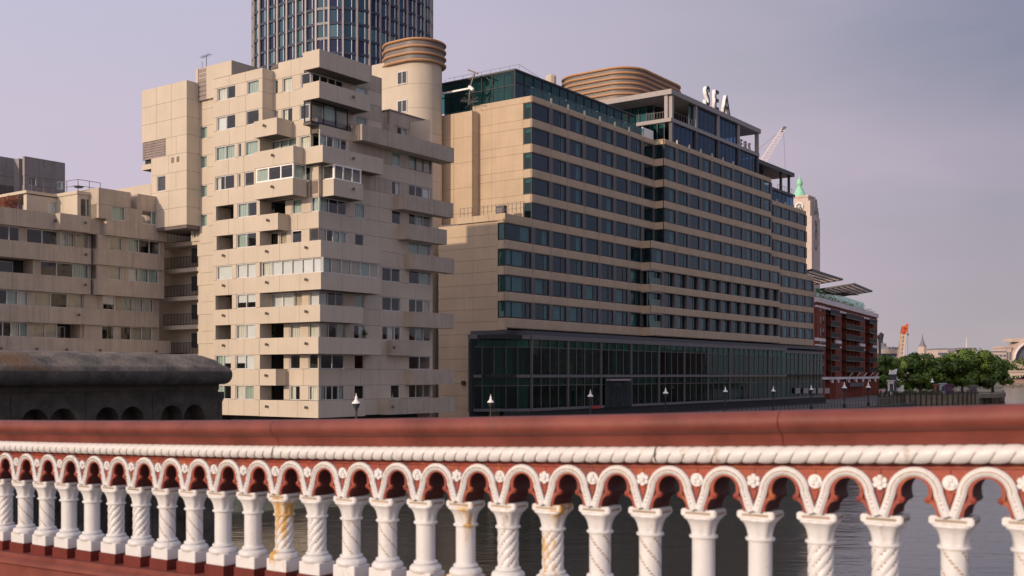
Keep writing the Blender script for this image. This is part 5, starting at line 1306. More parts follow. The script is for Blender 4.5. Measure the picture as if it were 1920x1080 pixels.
# ================================================================ far background
M['farst'] = mat('far_pale_stone', (.42, .34, .29), .9, var=.15, scale=.1); M['fard'] = mat('far_dark_glass', (.10, .12, .16), .4); M['farg'] = mat('far_grey_roof', (.16, .16, .18), .8); M['farb'] = mat('far_brown_brick', (.30, .21, .18), .9)
def fbox(mb, x0, x1, y0, y1, t, dep=20): A, B_ = XY(x0, y1, t), XY(x1, y0, t); return mb.box(A[0], B_[0], t, t+dep, A[2], B_[2])
th = thing('layered_building', 'pale building with long dark window bands behind the cream crane jib', 'building', W0, XY(1680, 735, 470))
t = 470
for i, (x0, x1, ya, yb) in enumerate(((1640, 1688, 655, 663), (1640, 1706, 669, 676), (1645, 1710, 681, 688), (1645, 1710, 694, 735))): part('terrace_band', fbox(MB(), x0, x1, ya, yb, t), M['farst'], th)
part('glazing_band', fbox(MB(), 1646, 1684, 662.9, 669.1, t+2), M['fard'], th); part('glazing_band', fbox(MB(), 1650, 1704, 675.9, 681.1, t+2), M['farb'], th); part('glazing_band', fbox(MB(), 1650, 1704, 687.9, 694.1, t+2), M['fard'], th)
for x in range(1652, 1702, 6):
    part('mullion', fbox(MB(), x, x+.9, 676, 694, t+1, 1), M['farst'], th)
for i, x in enumerate((1664, 1670, 1675, 1682)): part('roof_unit', fbox(MB(), x, x+3, 650+i % 2, 655.2, t+5, 8), M['farg'], th)
o = thing('dark_roof_sculpture', 'dark spindly figure on a pole rising beside the corner of the brick building', 'sculpture', W0, XY(1649, 720, 420)); t = 420
part('pole', MB().bar(XY(1649.5, 700, t), XY(1649.5, 640, t), .5, 6), M['dgrey'], o)
part('figure', MB().bar(XY(1645, 631, t), XY(1652, 634, t), .8, 5).bar(XY(1650, 642, t), XY(1653, 626, t), .9, 5).bar(XY(1648, 640, t), XY(1653.5, 629, t), .6, 5).bar(XY(1650, 629, t), XY(1654, 625, t), .7, 5), M['dgrey'], o)
o = thing('pitched_roof_house', 'dark hipped roof behind the brick building corner', 'building', W0, XY(1655, 660, 520)); t = 520
c = XY(1655, 655, t); part('roof', MB().extr([XY(1649, 656, t), XY(1661, 656, t), XY(1656, 640, t), XY(1652, 642, t)], (0, 12, 0)), M['farg'], o); part('wall', fbox(MB(), 1649, 1661, 656, 700, t+.5, 11), M['farst'], o); part('chimney', fbox(MB(), 1657, 1662, 644, 656, t+2, 3), M['farst'], o)
o = thing('spire_building', 'pale turret with a pointed slate roof above the tree line', 'tower', W0, XY(1729, 735, 620)); t = 620; c = XY(1729.5, 658, t)
part('turret', MB().lathe([(2.3, -26), (2.3, 2.4), (2.5, 2.6)], c, 8), M['farst'], o); part('spire', MB().lathe([(2.3, 2.6), (1.3, 4.4), (.5, 6.6), (.42, 7.8), (.25, 8.2), (.04, 10)], c, 8), M['farg'], o)
def block(x0, x1, y0, y1, t, m, lab, seed, roof=None, rows=3):
    o = thing('distant_building', lab, 'building', W0, XY((x0+x1)/2, 735, t)); rr = random.Random(seed)
    part('wall', fbox(MB(), x0, x1, y0, y1, t, 25), m, o)
    w = (x1-x0)/FPX*t; n = max(3, int(w/5)); h = (y1-y0)/FPX*t
    A = XY(x0, y0, t)
    for r in range(rows):
        for i in range(n):
            zz = A[2]-2.2-r*3.6; xx = A[0]+w*(i+.5)/n
            if zz-1.8 > A[2]-h: part('window', MB().box(xx-1.1, xx+1.1, t-.2, t-.02, zz-1.2, zz+.4), M['fard'], o)
    if roof: part('roof', fbox(MB(), x0-.5, x1+.5, y0-3, y0, t+1, 22), roof, o)
    return o
block(1759, 1777, 656, 735, 700, M['farst'], 'distant pale block with grey roof left of the tree tops', 1, M['farg'])
block(1753, 1760, 664, 735, 720, M['farb'], 'distant small brick house at the left end of the far row', 2)
block(1777, 1800, 660, 735, 760, M['farst'], 'distant pale mansion block with dormers behind the trees', 3, M['farg'])
block(1800, 1830, 655, 735, 820, M['farb'], 'distant long block with a slate roof right of the mansion block', 4, M['farg'])
block(1836, 1850, 665, 735, 830, M['farst'], 'distant low block just right of the largest tree top', 5, M['farg'])
block(1866, 1887, 661, 735, 900, M['farst'], 'distant pale stone block left of the glass arch', 6, M['farg'])
o = thing('arched_station_building', 'pale building with a huge glazed arch at the right edge, above the bridge', 'building', W0, XY(1905, 735, 1100)); t = 1100
part('tower', fbox(MB(), 1885.5, 1896.5, 652, 735, t-3, 30), M['farst'], o)
part('tower_top', fbox(MB(), 1884.5, 1897, 649, 652, t-4, 28), M['farst'], o)
for x in (1888, 1893): part('slot_window', fbox(MB(), x, x+2.2, 660, 675, t-3.6, .5), M['fard'], o)
A = XY(1932, 676, t); Ra = 34/FPX*t
def arc(r0, r1, y, d, m, nm, a0=90, a1=180):
    q = MB(); n = 16
    for k in range(n):
        a, b_ = R(a0+(a1-a0)*k/n), R(a0+(a1-a0)*(k+1)/n)
        q.extr([(A[0]+r0*math.cos(a), y, A[2]+r0*1.05*math.sin(a)), (A[0]+r0*math.cos(b_), y, A[2]+r0*1.05*math.sin(b_)), (A[0]+r1*math.cos(b_), y, A[2]+r1*1.05*math.sin(b_)), (A[0]+r1*math.cos(a), y, A[2]+r1*1.05*math.sin(a))], (0, d, 0))
    return part(nm, q, m, o)
arc(Ra*1.0, Ra*1.14, t-2, 20, M['farst'], 'arch_surround', 40); arc(Ra*.93, Ra, t-4, 4, M['whites'], 'arch_rim', 40); arc(.1, Ra*.93, t+1, 1, M['fard'], 'arch_glazing', 40)
q = MB()
for i in range(9):
    a = R(95+i*10); q.bar((A[0]+Ra*.15*math.cos(a), t, A[2]+Ra*.15*math.sin(a)), (A[0]+Ra*.93*math.cos(a), t, A[2]+Ra*.97*math.sin(a)), .18, 3)
    q.bar((A[0]-Ra*.9+i*Ra*.2, t, A[2]), (A[0]-Ra*.9+i*Ra*.2+4, t, A[2]+Ra*.35), .15, 3)
part('arch_ribs', q, M['zinc'], o)
part('podium_wall', fbox(MB(), 1880, 1960, 677, 735, t+2, 30), M['farst'], o); part('roof_block', fbox(MB(), 1897, 1925, 634, 641, t, 20), M['farst'], o)
solo('radio_mast', MB().bar(XY(1812, 660, 1200), XY(1812, 632, 1200), .5, 5, r2=.2), M['whites'], 'thin pale mast above the distant roofs', 'mast')
for x, w, tp, sd_ in ((1893, 14, 10, 31), (1915, 18, 14, 32), (1940, 18, 12, 33)): tree(x, 980, -4, tp, w, 'far hazy tree behind the river bridge, %s' % {31: 'leftmost of the three', 32: 'middle one', 33: 'at the picture edge'}[sd_], sd_, 'far trees behind the bridge', 1500, leaf=1.3)
# river bridge with pale spans
br = thing('road_bridge', 'pale stone bridge with long low spans crossing the river at the right edge', 'bridge', W0, XY(1905, 722, 830)); t = 830
part('deck', fbox(MB(), 1884, 2150, 694.5, 697.5, t, 20), M['farst'], br)
q = MB()
for i in range(24):
    xa, xb = 1884+i*11, 1895+i*11; f = lambda x: 706-4*abs(math.sin((x-1884)/140*math.pi)); q.extr([XY(xa, 697.4, t+1), XY(xb, 697.4, t+1), XY(xb, f(xb), t+1), XY(xa, f(xa), t+1)], (0, 17, 0))
part('span', q, mat('bridge_stone', (.50, .40, .33), .85), br)
for x in (2024, 1884-2): part('pier', fbox(MB(), x-3, x+3, 700, 728, t, 20), M['farst'], br)
solo('far_embankment', MB().prism([(XY(1840, 700, 1050)[0], 1050), (1500, 1000), (1500, 1400), (XY(1840, 700, 1050)[0], 1400)], WATER-1, WATER+5.0), M['farb'], kind='structure')
solo('far_land', MB().prism([(100, 1250), (3000, 1000), (3400, 2600), (60, 2600)], WATER-1, WATER+6), M['gr'], kind='structure')
q = MB(); rr = random.Random(4)
for i in range(40):
    x = 1880+rr.random()*80; p = XY(x, 700, 1046); w = rr.uniform(1, 4); q.box(p[0], p[0]+w, 1045, 1049, WATER+4.9, WATER+5.2+rr.random()*3)
solo('riverside_clutter', q, M['whites'], 'tiny pale vans and kiosks lining the far embankment under the bridge', 'vehicles', kind='stuff')
# opposite bank, out of the picture but mirrored in the glass podium
nbk = random.Random(21)
solo('opposite_bank', MB().prism([(60, -120), (700, -160), (700, -420), (60, -420)], WATER-1, -5.5), M['gr'], fr=BF, kind='structure')
LBN = ['brown brick', 'pale stone', 'grey concrete', 'dark red brick', 'cream stone', 'grey brick', 'tan stone', 'brown stone']
for i in range(8):
    u = 90+i*72; w = 62; h = nbk.uniform(16, 26); V0 = -146-i*3
    o = thing('distant_building', LBN[i]+' office block on the opposite bank, mirrored in the glass podium', 'building', BF, (u, V0, -5.5))
    part('wall', MB().box(u, u+w, V0-20, V0, -5.5, -5.5+h), [M['farb'], M['farst'], M['conc3'], M['brickd']][i % 4], o)
    q = MB()
    for r in range(int(h/3.6)):
        for k in range(12): q.box(u+2+k*5, u+5+k*5, V0+.02, V0+.1, -4.3+r*3.6, -2.4+r*3.6)
    part('windows', q, M['fard'], o, kind='stuff')
# ================================================================ riverside lamps
def make_lamp(u, v, z, s, label, grp='lamps along the riverside walk'):
    o = thing('street_lamp', label, 'street lamp', BF, (u, v, QUAY), grp)
    c = (u, v, 0)
    part('post', MB().lathe([(.28, QUAY), (.3, QUAY+.5), (.12, QUAY+.8), (.08, z-.55), (.14, z-.5), (.05, z-.45)], c, 8), M['black'], o)
    part('lantern', MB().lathe([(.08, z-.48*s), (.2*s, z-.28*s), (.33*s, z), (.30*s, z+.04*s)], c, 10), mat('dark_lantern_glass', (.05, .05, .055), .15), o)
    part('lantern_cap', MB().lathe([(.36*s, z+.02*s), (.34*s, z+.1*s), (.15*s, z+.28*s), (.1*s, z+.42*s), (.13*s, z+.5*s), (.05*s, z+.62*s), (.015, z+.85*s)], c, 10), M['white'], o)
    return o
LVv = 62.0
ll = [(668, 757, 1.0, 'large black riverside lamp with a silver crown in front of the tall flats'), (920, 755, .95, 'white topped lamp before the left corner bay of the glass podium'), (1107, 744, .95, 'white topped lamp left of the podium entrance'), (1248, 738, .95, 'white topped lamp right of the podium entrance, third along the podium'), (1360, 735, .95, 'white topped lamp fourth along the podium'), (1450, 734, .95, 'white topped lamp near the far step of the podium'), (1521, 731, .95, 'white topped lamp at the far end of the podium'), (1583, 728, 1.3, 'white lamp before the middle of the brick building'), (1628, 727, 1.3, 'white lamp before the right part of the brick building')]
for x, y, s, lab in ll: u = BF.u(x, LVv); make_lamp(u, LVv, BF.z_v(x, y, LVv), s, lab)
c = BF.at(1748, 717, 322); make_lamp(c[0], c[1], c[2], 1.6, 'white globe lamp among the riverside trees')
# riverside walk railing
rl = MB()
for i in range(90): rl.bar((70+i*1.5, QV+.3, QUAY), (70+i*1.5, QV+.3, QUAY+1.1), .04, 4)
rl.bar((70, QV+.3, QUAY+1.1), (205, QV+.3, QUAY+1.1), .05, 4); rl.bar((70, QV+.3, QUAY+.6), (205, QV+.3, QUAY+.6), .03, 4)
solo('riverside_railing', rl, M['black'], 'black railing along the riverside walk before the glass podium', 'railing', BF)
# ================================================================ dark granite pier parapet on the left
GVp = BF.at(0, 700, 13.0)[1]
M['gran'] = mat('sooty_granite', (.070, .063, .052), .9, var=.45, scale=5, bump=.7, fine=26)
M['gran2'] = mat('lichened_granite', (.16, .13, .095), .9, var=.45, scale=4, bump=.7, fine=24, col2=(.05, .05, .045))
# rust and lichen patches on the upper slope
_t = M['gran2'].node_tree; _b = _t.nodes['Principled BSDF']; _g = _t.nodes.new('ShaderNodeNewGeometry'); _n = _t.nodes.new('ShaderNodeTexNoise'); _n.inputs['Scale'].default_value = 1.1; _n.inputs['Detail'].default_value = 6
_t.links.new(_g.outputs['Position'], _n.inputs[0]); _src = _b.inputs['Base Color'].links[0].from_socket
_t.links.new(mixc(_t, ramp(_t, _n.outputs[0], [(.60, (0, 0, 0)), (.74, (1, 1, 1))]), _src, (.22, .12, .055)), _b.inputs['Base Color'])
pp_ = thing('granite_parapet', 'massive sooty granite parapet with a rounded coping and blind arches at the left', 'parapet', BF, (5, GVp, -3))
ue = BF.u(419, GVp); ub_ = -6.0; zf = lambda y, x=300: BF.z_v(x, y, GVp)
zc0, zc1 = zf(716), zf(690); ztp = zf(664, 400)
# coping: rounded roll with a sloping top, swept along the front and round the right end
prof = []
for i in range(11):
    a = R(-80+i*17); prof.append((.14+.13*math.cos(a), (zc0+zc1)/2+.0+.135*math.sin(a)))
prof = [(0.0, zc0-.005)]+prof+[(.02, zf(676)+.02), (-.16, ztp-.02), (-.5, ztp+.015), (-1.0, ztp)]
path = [(ub_, GVp, 0, -1), (ue-.35, GVp, 0, -1)]
for i in range(1, 8): a = R(-90+90*i/7); path.append((ue-.35+.35*math.cos(a)*1.0, GVp+.35+.35*math.sin(a), math.cos(a), math.sin(a)))
path.append((ue, GVp+2.0, 1, 0))
q = MB(); npf = len(prof)
for (x, y, nx, ny) in path:
    for (o_, z) in prof: q.v.append((x+nx*o_, y+ny*o_, z))
for i in range(len(path)-1):
    for k in range(npf-1): q.f.append((i*npf+k, (i+1)*npf+k, (i+1)*npf+k+1, i*npf+k+1)); q.m.append(0 if k < 7 else 1)
part('coping', q, [M['gran'], M['gran2']], pp_, smooth=True)
part('coping_core', MB().box(ub_, ue-.6, GVp+.9, GVp+1.9, zc0, ztp-.01), M['gran2'], pp_)
# wall below with real blind arches
zw1 = zc0; zw0 = -3.2
q = MB().box(ub_, ue-.02, GVp+.34, GVp+2.0, zw0, zw1); part('wall_core', q, M['gran'], pp_)
arcs = [96, 229, 347]; us_ = [BF.u(x, GVp) for x in arcs]; sp = us_[1]-us_[0]
us_ = [us_[0]-sp*k for k in (3, 2, 1)]+us_
ar = .18*sp; za = zf(766, 96)-ar
edges = [ub_]+[(a+b_)/2 for a, b_ in zip(us_, us_[1:])]+[ue-.06]
for (l, r_), c in zip(zip(edges, edges[1:]), us_):
    pts = [(l+.004, zw0)]
    for cc in (c-ar*1.04, c+ar*1.04):
        pts.append((cc-ar*.9, zw0 if cc < c else za-.05)); 
        for k in range(9): a = R(180-180*k/8); pts.append((cc+ar*math.cos(a)*.98, za+ar*math.sin(a)))
        pts.append((cc+ar*.9, za-.05 if cc < c else zw0))
    pts += [(r_-.004, zw0), (r_-.004, zw1-.12), (l+.004, zw1-.12)]
    part('arcade_block', MB().extr([(p[0], GVp+.04, p[1]) for p in pts], (0, .28, 0)), M['gran'], pp_)
q = MB().box(ub_, ue-.08, GVp+.0, GVp+.3, zw1-.118, zw1-.001); part('string_course', q, M['gran'], pp_)
for d_ in (0, .2): part('corner_shaft', MB().lathe([(.075, zw0), (.075, zw1-.3), (.1, zw1-.24), (.1, zw1-.15)], (ue-.02+.0, GVp+.12+d_*1.2, 0), 10), M['gran'], pp_)
part('pier_below', MB().box(ub_, ue-.3, GVp+.3, GVp+3, WATER-2, zw0-.01), M['gran'], pp_)
# ================================================================ cast-iron balustrade in the foreground
thr = math.atan2((960+2000), FPX); rx, ry = -math.sin(thr), math.cos(thr)
RF = Fr(math.atan2(ry, rx)); D = 5.113; SP = .305; Y0 = -D      # frame: x runs along the rail to the left, y towards the viewer
ztopf = lambda s: -.084-.05*s+.0018*s*s
zsl = lambda s: -.05+.0036*s
S0 = .16713*D - 0.0
def rmat(name, col, rough, **k): return mat(name, col, rough, **k)
M['redp'] = mat('worn_red_paint', (.25, .046, .025), .55, var=.22, scale=3.5, bump=.12, fine=60, col2=(.17, .036, .026))
M['redr'] = mat('red_rail_paint', (.165, .043, .031), .60, var=.22, scale=3.2, bump=.10, fine=40, col2=(.112, .026, .018))
M['whp'] = mat('chipped_white_paint', (.59, .59, .585), .40, var=.04, scale=5, bump=.12, fine=50)
# rust stains on the white paint
def stain(m, c1, lo, hi, sc_, vs_=(1, 1, .35)):
    _t = m.node_tree; _b = _t.nodes['Principled BSDF']; _g = _t.nodes.new('ShaderNodeNewGeometry'); _m = _t.nodes.new('ShaderNodeMapping'); _m.inputs['Scale'].default_value = vs_; _t.links.new(_g.outputs['Position'], _m.inputs[0])
    _n = _t.nodes.new('ShaderNodeTexNoise'); _n.inputs['Scale'].default_value = sc_; _n.inputs['Detail'].default_value = 7; _n.inputs['Roughness'].default_value = .7; _t.links.new(_m.outputs[0], _n.inputs[0])
    s_ = _b.inputs['Base Color'].links[0].from_socket; _t.links.new(mixc(_t, ramp(_t, _n.outputs[0], [(lo, (0, 0, 0)), (hi, (1, 1, 1))]), s_, c1), _b.inputs['Base Color'])
stain(M['whp'], (.42, .27, .17), .61, .74, 11)
stain(M['whp'], (.50, .47, .42), .60, .85, 30, (1, 1, 1))
stain(M['redp'], (.45, .13, .035), .54, .68, 8, (1, 1, 1)); stain(M['redr'], (.19, .07, .055), .60, .78, 6, (.4, 1, 1))
M['whr'] = mat('rust_stained_white_paint', (.59, .59, .585), .42, var=.04, scale=5); stain(M['whr'], (.70, .40, .08), .50, .60, 8)
M['groove'] = mat('grime_and_shade_groove', (.33, .26, .20), .8, var=.3)  # grime on the shafts, painted shadow in the rope grooves
bal = thing('balustrade', 'red and white cast iron bridge balustrade with a rope moulding running across the foreground', 'balustrade', RF, (2, Y0, -1.6))
SA, SB = -4.3, 13.0
# handrail sections: cross-section (y towards viewer, z relative to top)
def arcp(cx, cz, r, a0, a1, n): return [(cx+r*math.cos(R(a0+(a1-a0)*i/n)), cz+r*math.sin(R(a0+(a1-a0)*i/n))) for i in range(n+1)]
hp = [(-.17, -.10), (-.17, -.05), (-.12, -.012), (-.03, 0), (.06, -.004)]+arcp(.105, -.052, .052, 80, -75, 7)+[(.112, -.106), (.098, -.110), (.094, -.118)]+[(.088, -.135), (.074, -.168), (.03, -.172), (-.16, -.172)]
def sweep(prof_, a, b_, n, zoff=0):
    q = MB(); k = len(prof_)
    for i in range(n+1):
        s = a+(b_-a)*i/n
        for (y, z) in prof_: q.v.append((s, Y0+y, ztopf(s)+z+zoff))
    for i in range(n):
        for j in range(k):
            l = (j+1) % k; q.f.append((i*k+j, (i+1)*k+j, (i+1)*k+l, i*k+l)); q.m.append(0)
    q.f.append(tuple(range(k))); q.f.append(tuple(n*k+j for j in reversed(range(k)))); q.m += [0, 0]
    return q
sx = lambda x: RF.u(x, Y0) if False else None
def s_at(x): a, b_ = RF.ray(x); return Y0/b_*a
seams = [SA, s_at(1480), s_at(540), 9.0, SB]
seams = sorted(seams)
for a, b_ in zip(seams, seams[1:]): part('handrail', sweep(hp, a+.002, b_-.002, max(2, int((b_-a)/.35))), M['redr'], bal, smooth=True)
fp = [(-.1, -.172), (.052, -.172), (.052, -.248), (-.012, -.252), (-.012, -.283), (-.1, -.283)]
for a, b_ in zip(seams, seams[1:]): part('fascia', sweep(fp, a, b_, max(2, int((b_-a)/.35))), M['redp'], bal)
# rope moulding: twisted strands
def rope(a, b_):
    q = MB(); nth = 14; Rr = .044; pitch = .080; per = 16; n = int((b_-a)/pitch)*per; st_ = (b_-a)/n
    for i in range(-per, n+per+1):
        c_ = abs(math.sin(math.pi*i/per)); rr_ = Rr*(.80+.21*c_**.35)
        for j in range(nth):
            th_ = R(-128+256*j/(nth-1)); s = min(b_, max(a, a+st_*i-.022*th_))
            q.v.append((s, Y0+.052+rr_*math.cos(th_), ztopf(s)-.2105+rr_*math.sin(th_)))
    for i in range(n+2*per):
        for j in range(nth-1): q.f.append((i*nth+j, (i+1)*nth+j, (i+1)*nth+j+1, i*nth+j+1)); q.m.append(1 if i % per == 0 and j < 7 else 0)  # brown on the lower half of each groove is painted shadow
    return q
rs_ = sorted([SA, s_at(1243), s_at(530), s_at(40)+2.2, SB])
for a, b_ in zip(rs_, rs_[1:]): part('rope_moulding', rope(a+.004, b_-.004), [M['whp'], M['groove']], bal, smooth=True)
M['maroon'] = mat('arch_shade_maroon', (.085, .018, .014), .6, var=.3, scale=5)  # red darkened for the inner arch faces, their shade put into the colour
# arches between the balusters
CAP = -.492; FAS = -.283
def sh(pts, s0): return [(s0+x, y, ztopf(s0+x)+CAP+z) for x, y, z in pts]
def trefoil():
    p = [(-.098, 0), (-.092, .030), (-.078, .052)]
    p += [(-.060, .062), (-.052, .072), (-.056, .084)]
    p += arcp(0, .112, .060, 205, 90, 7)[1:]
    return p+[(-x, z) for x, z in reversed(p[:-1])]
def bandpath(o):   # archivolt centre line offset outwards by o
    c = [(-.138, 0), (-.126, .035), (-.113, .075)]+arcp(0, .098, .104, 178, 90, 8)
    full = c+[(-x, z) for x, z in reversed(c[:-1])]; out = []
    for i, p in enumerate(full):
        a = Vector(full[max(0, i-1)]); b_ = Vector(full[min(len(full)-1, i+1)]); t_ = (b_-a).normalized(); n = Vector((-t_.y, t_.x)); out.append((p[0]+n.x*o, p[1]+n.y*o))
    return out
HP = CAP-FAS; HP = -HP     # panel height
def arch_bay(s0, idx):
    tf = trefoil(); hw = SP/2-.0015
    out = [(-hw, 0)]+tf+[(hw, 0), (hw, HP), (-hw, HP)]
    q = MB()
    F_ = sh([(x, Y0+.025, z) for x, z in out], s0); B_ = sh([(x, Y0-.15, z) for x, z in out], s0); b0 = 0
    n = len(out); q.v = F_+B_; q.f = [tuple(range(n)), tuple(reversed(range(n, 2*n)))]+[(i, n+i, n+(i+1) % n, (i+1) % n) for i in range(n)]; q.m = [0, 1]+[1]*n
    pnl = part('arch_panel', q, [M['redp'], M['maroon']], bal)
    # raised lip round the trefoil with little knobs
    q = MB(); lip = [Vector(p) for p in tf]
    def offp(o):
        r_ = []
        for i, p in enumerate(lip):
            t_ = (lip[min(len(lip)-1, i+1)]-lip[max(0, i-1)]).normalized(); r_.append((p.x-t_.y*o, p.y+t_.x*o))
        return r_
    o1 = offp(.018); 
    for i in range(len(lip)-1):
        pts = [(lip[i].x, Y0+.025, lip[i].y), (o1[i][0], Y0+.025, o1[i][1]), (o1[i+1][0], Y0+.025, o1[i+1][1]), (lip[i+1].x, Y0+.025, lip[i+1].y)]; q.extr(sh(pts, s0), (0, .016, 0))
    for sx_ in (-1, 1): c = sh([(sx_*.052, Y0+.02, .073)], s0)[0]; 
    for sx_ in (-1, 1):
        c = sh([(sx_*.058, Y0+.03, .074)], s0)[0]
        b0 = len(q.v); rows_ = 5
        q.lathe([(.002, -.017), (.013, -.012), (.018, 0), (.013, .012), (.002, .017)], c, 8)
    part('cusp_lip', q, M['redp'], pnl)
    # white archivolt, rounded section
    q = MB(); prs = [(-.021, .025), (-.021, .042), (-.009, .052), (.009, .052), (.021, .042), (.021, .025)]
    strips = [bandpath(o) for o, _ in prs]; npt = len(strips[0])
    for i in range(npt):
        for (o, d), st_ in zip(prs, strips): q.v.append(sh([(st_[i][0], Y0+d+(.003 if i % 2 else 0), st_[i][1])], s0)[0])
    k = len(prs)
    for i in range(npt-1):
        for j in range(k-1): q.f.append((i*k+j, (i+1)*k+j, (i+1)*k+j+1, i*k+j+1)); q.m.append(0)
    part('archivolt', q, M['whp'], pnl, smooth=True)
    # beads along the archivolt
    q = MB(); bp_ = bandpath(0)
    for i in range(1, npt-1):
        for f_ in (0, .5):
            if i == npt-2 and f_: continue
            x = bp_[i][0]+(bp_[i+1][0]-bp_[i][0])*f_; z = bp_[i][1]+(bp_[i+1][1]-bp_[i][1])*f_; c = sh([(x, Y0+.052, z)], s0)[0]
            q.bar((c[0], c[1]-.006, c[2]), (c[0], c[1]+.005, c[2]), (.0042), 5)
    part('bead_row', q, M['groove'], pnl)
    # rosette or round medallion in the spandrel to the right of this bay
    c = sh([(-SP/2, Y0+.025, .152)], s0)[0]; q = MB()
    if idx % 2 == 0:
        for kk in range(6):
            a = R(60*kk+90); x, z = c[0]+.021*math.cos(a), c[2]+.021*math.sin(a)
            poly = [(x+.0145*math.cos(R(60*j)), c[1], z+.0145*math.sin(R(60*j))) for j in range(6)]; q.extr(poly, (0, .020, 0))
        q.extr([(c[0]+.012*math.cos(R(45*j)), c[1], c[2]+.012*math.sin(R(45*j))) for j in range(8)], (0, .030, 0)); nm = 'rosette'
    else:
        q.extr([(c[0]+.034*math.cos(R(30*j)), c[1], c[2]+.034*math.sin(R(30*j))) for j in range(12)], (0, .014, 0))
        for kk in range(3):
            a = R(120*kk+90); x, z = c[0]+.014*math.cos(a), c[2]+.014*math.sin(a)
            q.extr([(x+.012*math.cos(R(60*j)), c[1]+.014, z+.012*math.sin(R(60*j))) for j in range(6)], (0, .010, 0))
        nm = 'medallion'
    part(nm, q, M['whp'], pnl)
    # small leaf relief under it
    q = MB(); c = sh([(-SP/2, Y0+.025, .080)], s0)[0]
    q.extr([(c[0]-.016, c[1], c[2]+.028), (c[0]+.016, c[1], c[2]+.028), (c[0]+.010, c[1], c[2]), (c[0], c[1], c[2]-.022), (c[0]-.010, c[1], c[2])], (0, .012, 0)); part('leaf_relief', q, M['redp'], pnl)
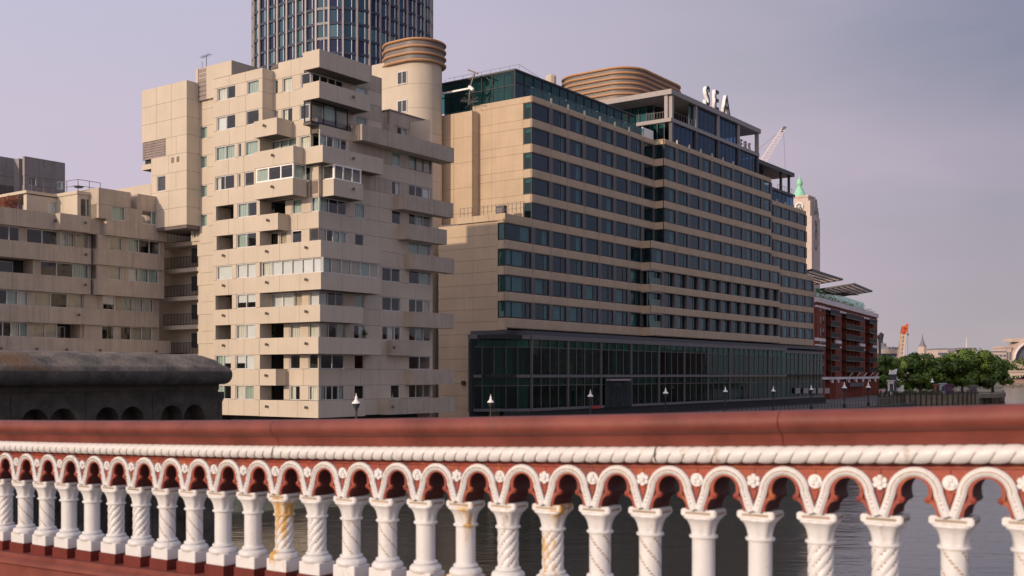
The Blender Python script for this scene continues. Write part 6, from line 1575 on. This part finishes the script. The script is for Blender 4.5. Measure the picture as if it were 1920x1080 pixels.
# balusters: three shaft patterns, meshes shared
BH = .515; ZB = -BH                         # height from top of abacus to foot of the white plinth
def P_(name, q, m, smooth=True): return q.mesh(name, [m], smooth)
q = MB().box(-.096, .096, -.066, .066, -.030, 0); m_ab = q
m_ab.box(-.070, .070, .066, .069, -.022, -.010)
caps = {}
def build_baluster_meshes(wm_, tag_):
    d = {}
    a = MB(); a.prism([(-.088, -.058), (.088, -.058), (.088, .058), (-.088, .058)], -.050, -.004); 
    bm = bmesh.new(); me = MB().box(-.096, .096, -.070, .070, -.038, 0).mesh('abacus', [wm_]); bm.from_mesh(me); bmesh.ops.bevel(bm, geom=list(bm.edges), offset=.006, segments=2, affect='EDGES'); bm.to_mesh(me); bm.free(); d['abacus'] = me
    g_ = MB().box(-.068, .068, .0702, .0712, -.026, -.014).box(.0962, .0972, -.045, .045, -.026, -.014).box(-.0972, -.0962, -.045, .045, -.026, -.014); d['abacus_groove'] = g_.mesh('abacus_groove', [M['groove']])
    def cf(r, z, a_): 
        k = max(0, (z+.125)/.09); return r*(1+.15*k*abs(math.cos(2*a_+math.pi/2))**3+.055*(1-k*.3)*math.cos(8*a_))
    d['capital'] = MB().lathe([(.060, -.132), (.062, -.110), (.066, -.085), (.075, -.062), (.090, -.046), (.088, -.036)], n=36, fn=cf).mesh('capital', [wm_], True)
    d['necking'] = MB().lathe([(.060, -.152), (.071, -.149), (.074, -.142), (.071, -.135), (.060, -.132)], n=20).mesh('necking', [wm_], True)
    d['shaft0'] = MB().lathe([(.0585, -.375), (.0585, -.30), (.0585, -.22), (.0585, -.150)], n=24).mesh('shaft', [wm_], True)
    KZ = dict(s=112, b=62)
    def spiral(sgn, nst, amp, kind):
        def f(r, z, a_):
            ph = nst*a_+sgn*z*KZ[kind]
            if kind == 's': return r*(1+amp*(abs(math.sin(ph/2))**.6-.6))
            s_ = math.sin(ph/2); w = max(0, 1-abs(s_)/.30); bead = .5+.5*math.sin(z*480+a_*3); return r*(1-.09*w+.12*w*bead)
        n = 72; nz_ = 56 if kind == 's' else 70
        mb_ = MB().lathe([(.0585, -.375+.225*i/nz_) for i in range(nz_+1)], n=n, fn=f)
        lim = .0585*(1-amp*.50) if kind == 's' else .0585*.968
        for fi, ff in enumerate(mb_.f):
            if len(ff) == 4 and min(math.hypot(mb_.v[k][0], mb_.v[k][1]) for k in ff) < lim: mb_.m[fi] = 1
        return mb_.mesh('shaft', [wm_, M['groove']], True)
    d['shaft1'] = spiral(-1, 7, .13, 's'); d['shaft2'] = spiral(1, 4, .06, 'b')
    d['base'] = MB().lathe([(.060, -.392), (.072, -.389), (.075, -.381), (.071, -.374), (.058, -.371)], n=20).mesh('base_ring', [wm_], True)
    def tf(r, z, a_): return r*(1+.035*abs(math.sin(6*a_)) if r > .08 else 1)
    d['torus'] = MB().lathe([(.064, -.392), (.084, -.398), (.094, -.410), (.096, -.424), (.092, -.436), (.086, -.441)], n=32, fn=tf).mesh('torus', [wm_], True)
    bm = bmesh.new(); me = MB().box(-.093, .093, -.074, .074, -.517, -.436).mesh('plinth', [wm_]); bm.from_mesh(me); bmesh.ops.bevel(bm, geom=list(bm.edges), offset=.004, segments=1, affect='EDGES'); bm.to_mesh(me); bm.free(); d['plinth'] = me
    return d
bmW = build_baluster_meshes(M['whp'], 'w'); bmR = build_baluster_meshes(M['whr'], 'r')
M['redd'] = mat('foot_shade_maroon', (.12, .020, .014), .5, var=.25, scale=4)  # foot block red darkened, the shade between blocks is in the colour
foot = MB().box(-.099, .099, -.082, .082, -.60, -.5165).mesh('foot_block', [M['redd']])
# pattern of shafts along the rail, counted from the right edge of the photograph: bead, bead, twist, twist, plain, plain
pat = [2, 2, 1, 1, 0, 0]
nb0 = -int((S0-SA)/SP); 
for i in range(nb0, 42):
    s = S0+SP*(i)
    if s > SB-.3: break
    kind = pat[i % 6]
    dm = bmR if i in (8, 10, 15) else bmW
    lab = {0: None, 1: None, 2: None}[kind]
    z = ztopf(s)+CAP
    o = bpy.data.objects.new('baluster', dm['shaft%d' % kind]); COL.objects.link(o); o.parent = bal; og = (s, Y0-.045, z); o.location = Vector(og)-ORG[bal.name]; ORG[o.name] = Vector(og)
    if dm is bmR: o['label'] = 'rust stained white baluster'
    for k in ('abacus', 'capital', 'necking', 'base', 'torus', 'plinth'): part(k if k != 'base' else 'base_ring', dm[k], None, o, org=og)
    if -6 <= i <= 30: part('abacus_groove', dm['abacus_groove'], None, o, org=og)
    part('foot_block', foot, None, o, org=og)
    arch_bay(s+SP/2, i)
# base course below the feet
bp_ = [(-.22, -.96-.125), (.075, -1.085), (.085, -1.092), (.085, -1.115), (.13, -1.135), (.135, -1.16), (.11, -1.175), (.11, -1.6), (-.22, -1.6)]
for a, b_ in zip(seams, seams[1:]): part('base_course', sweep(bp_, a+.002, b_-.002, max(2, int((b_-a)/.35))), M['redr'], bal)
solo('bridge_pavement', MB().extr([(SA, Y0-.25, -1.75), (SB, Y0-.25, -2.0), (SB, 6, -2.0), (SA, 6, -1.75)], (0, 0, -.5)), M['pave'], fr=RF, kind='structure')
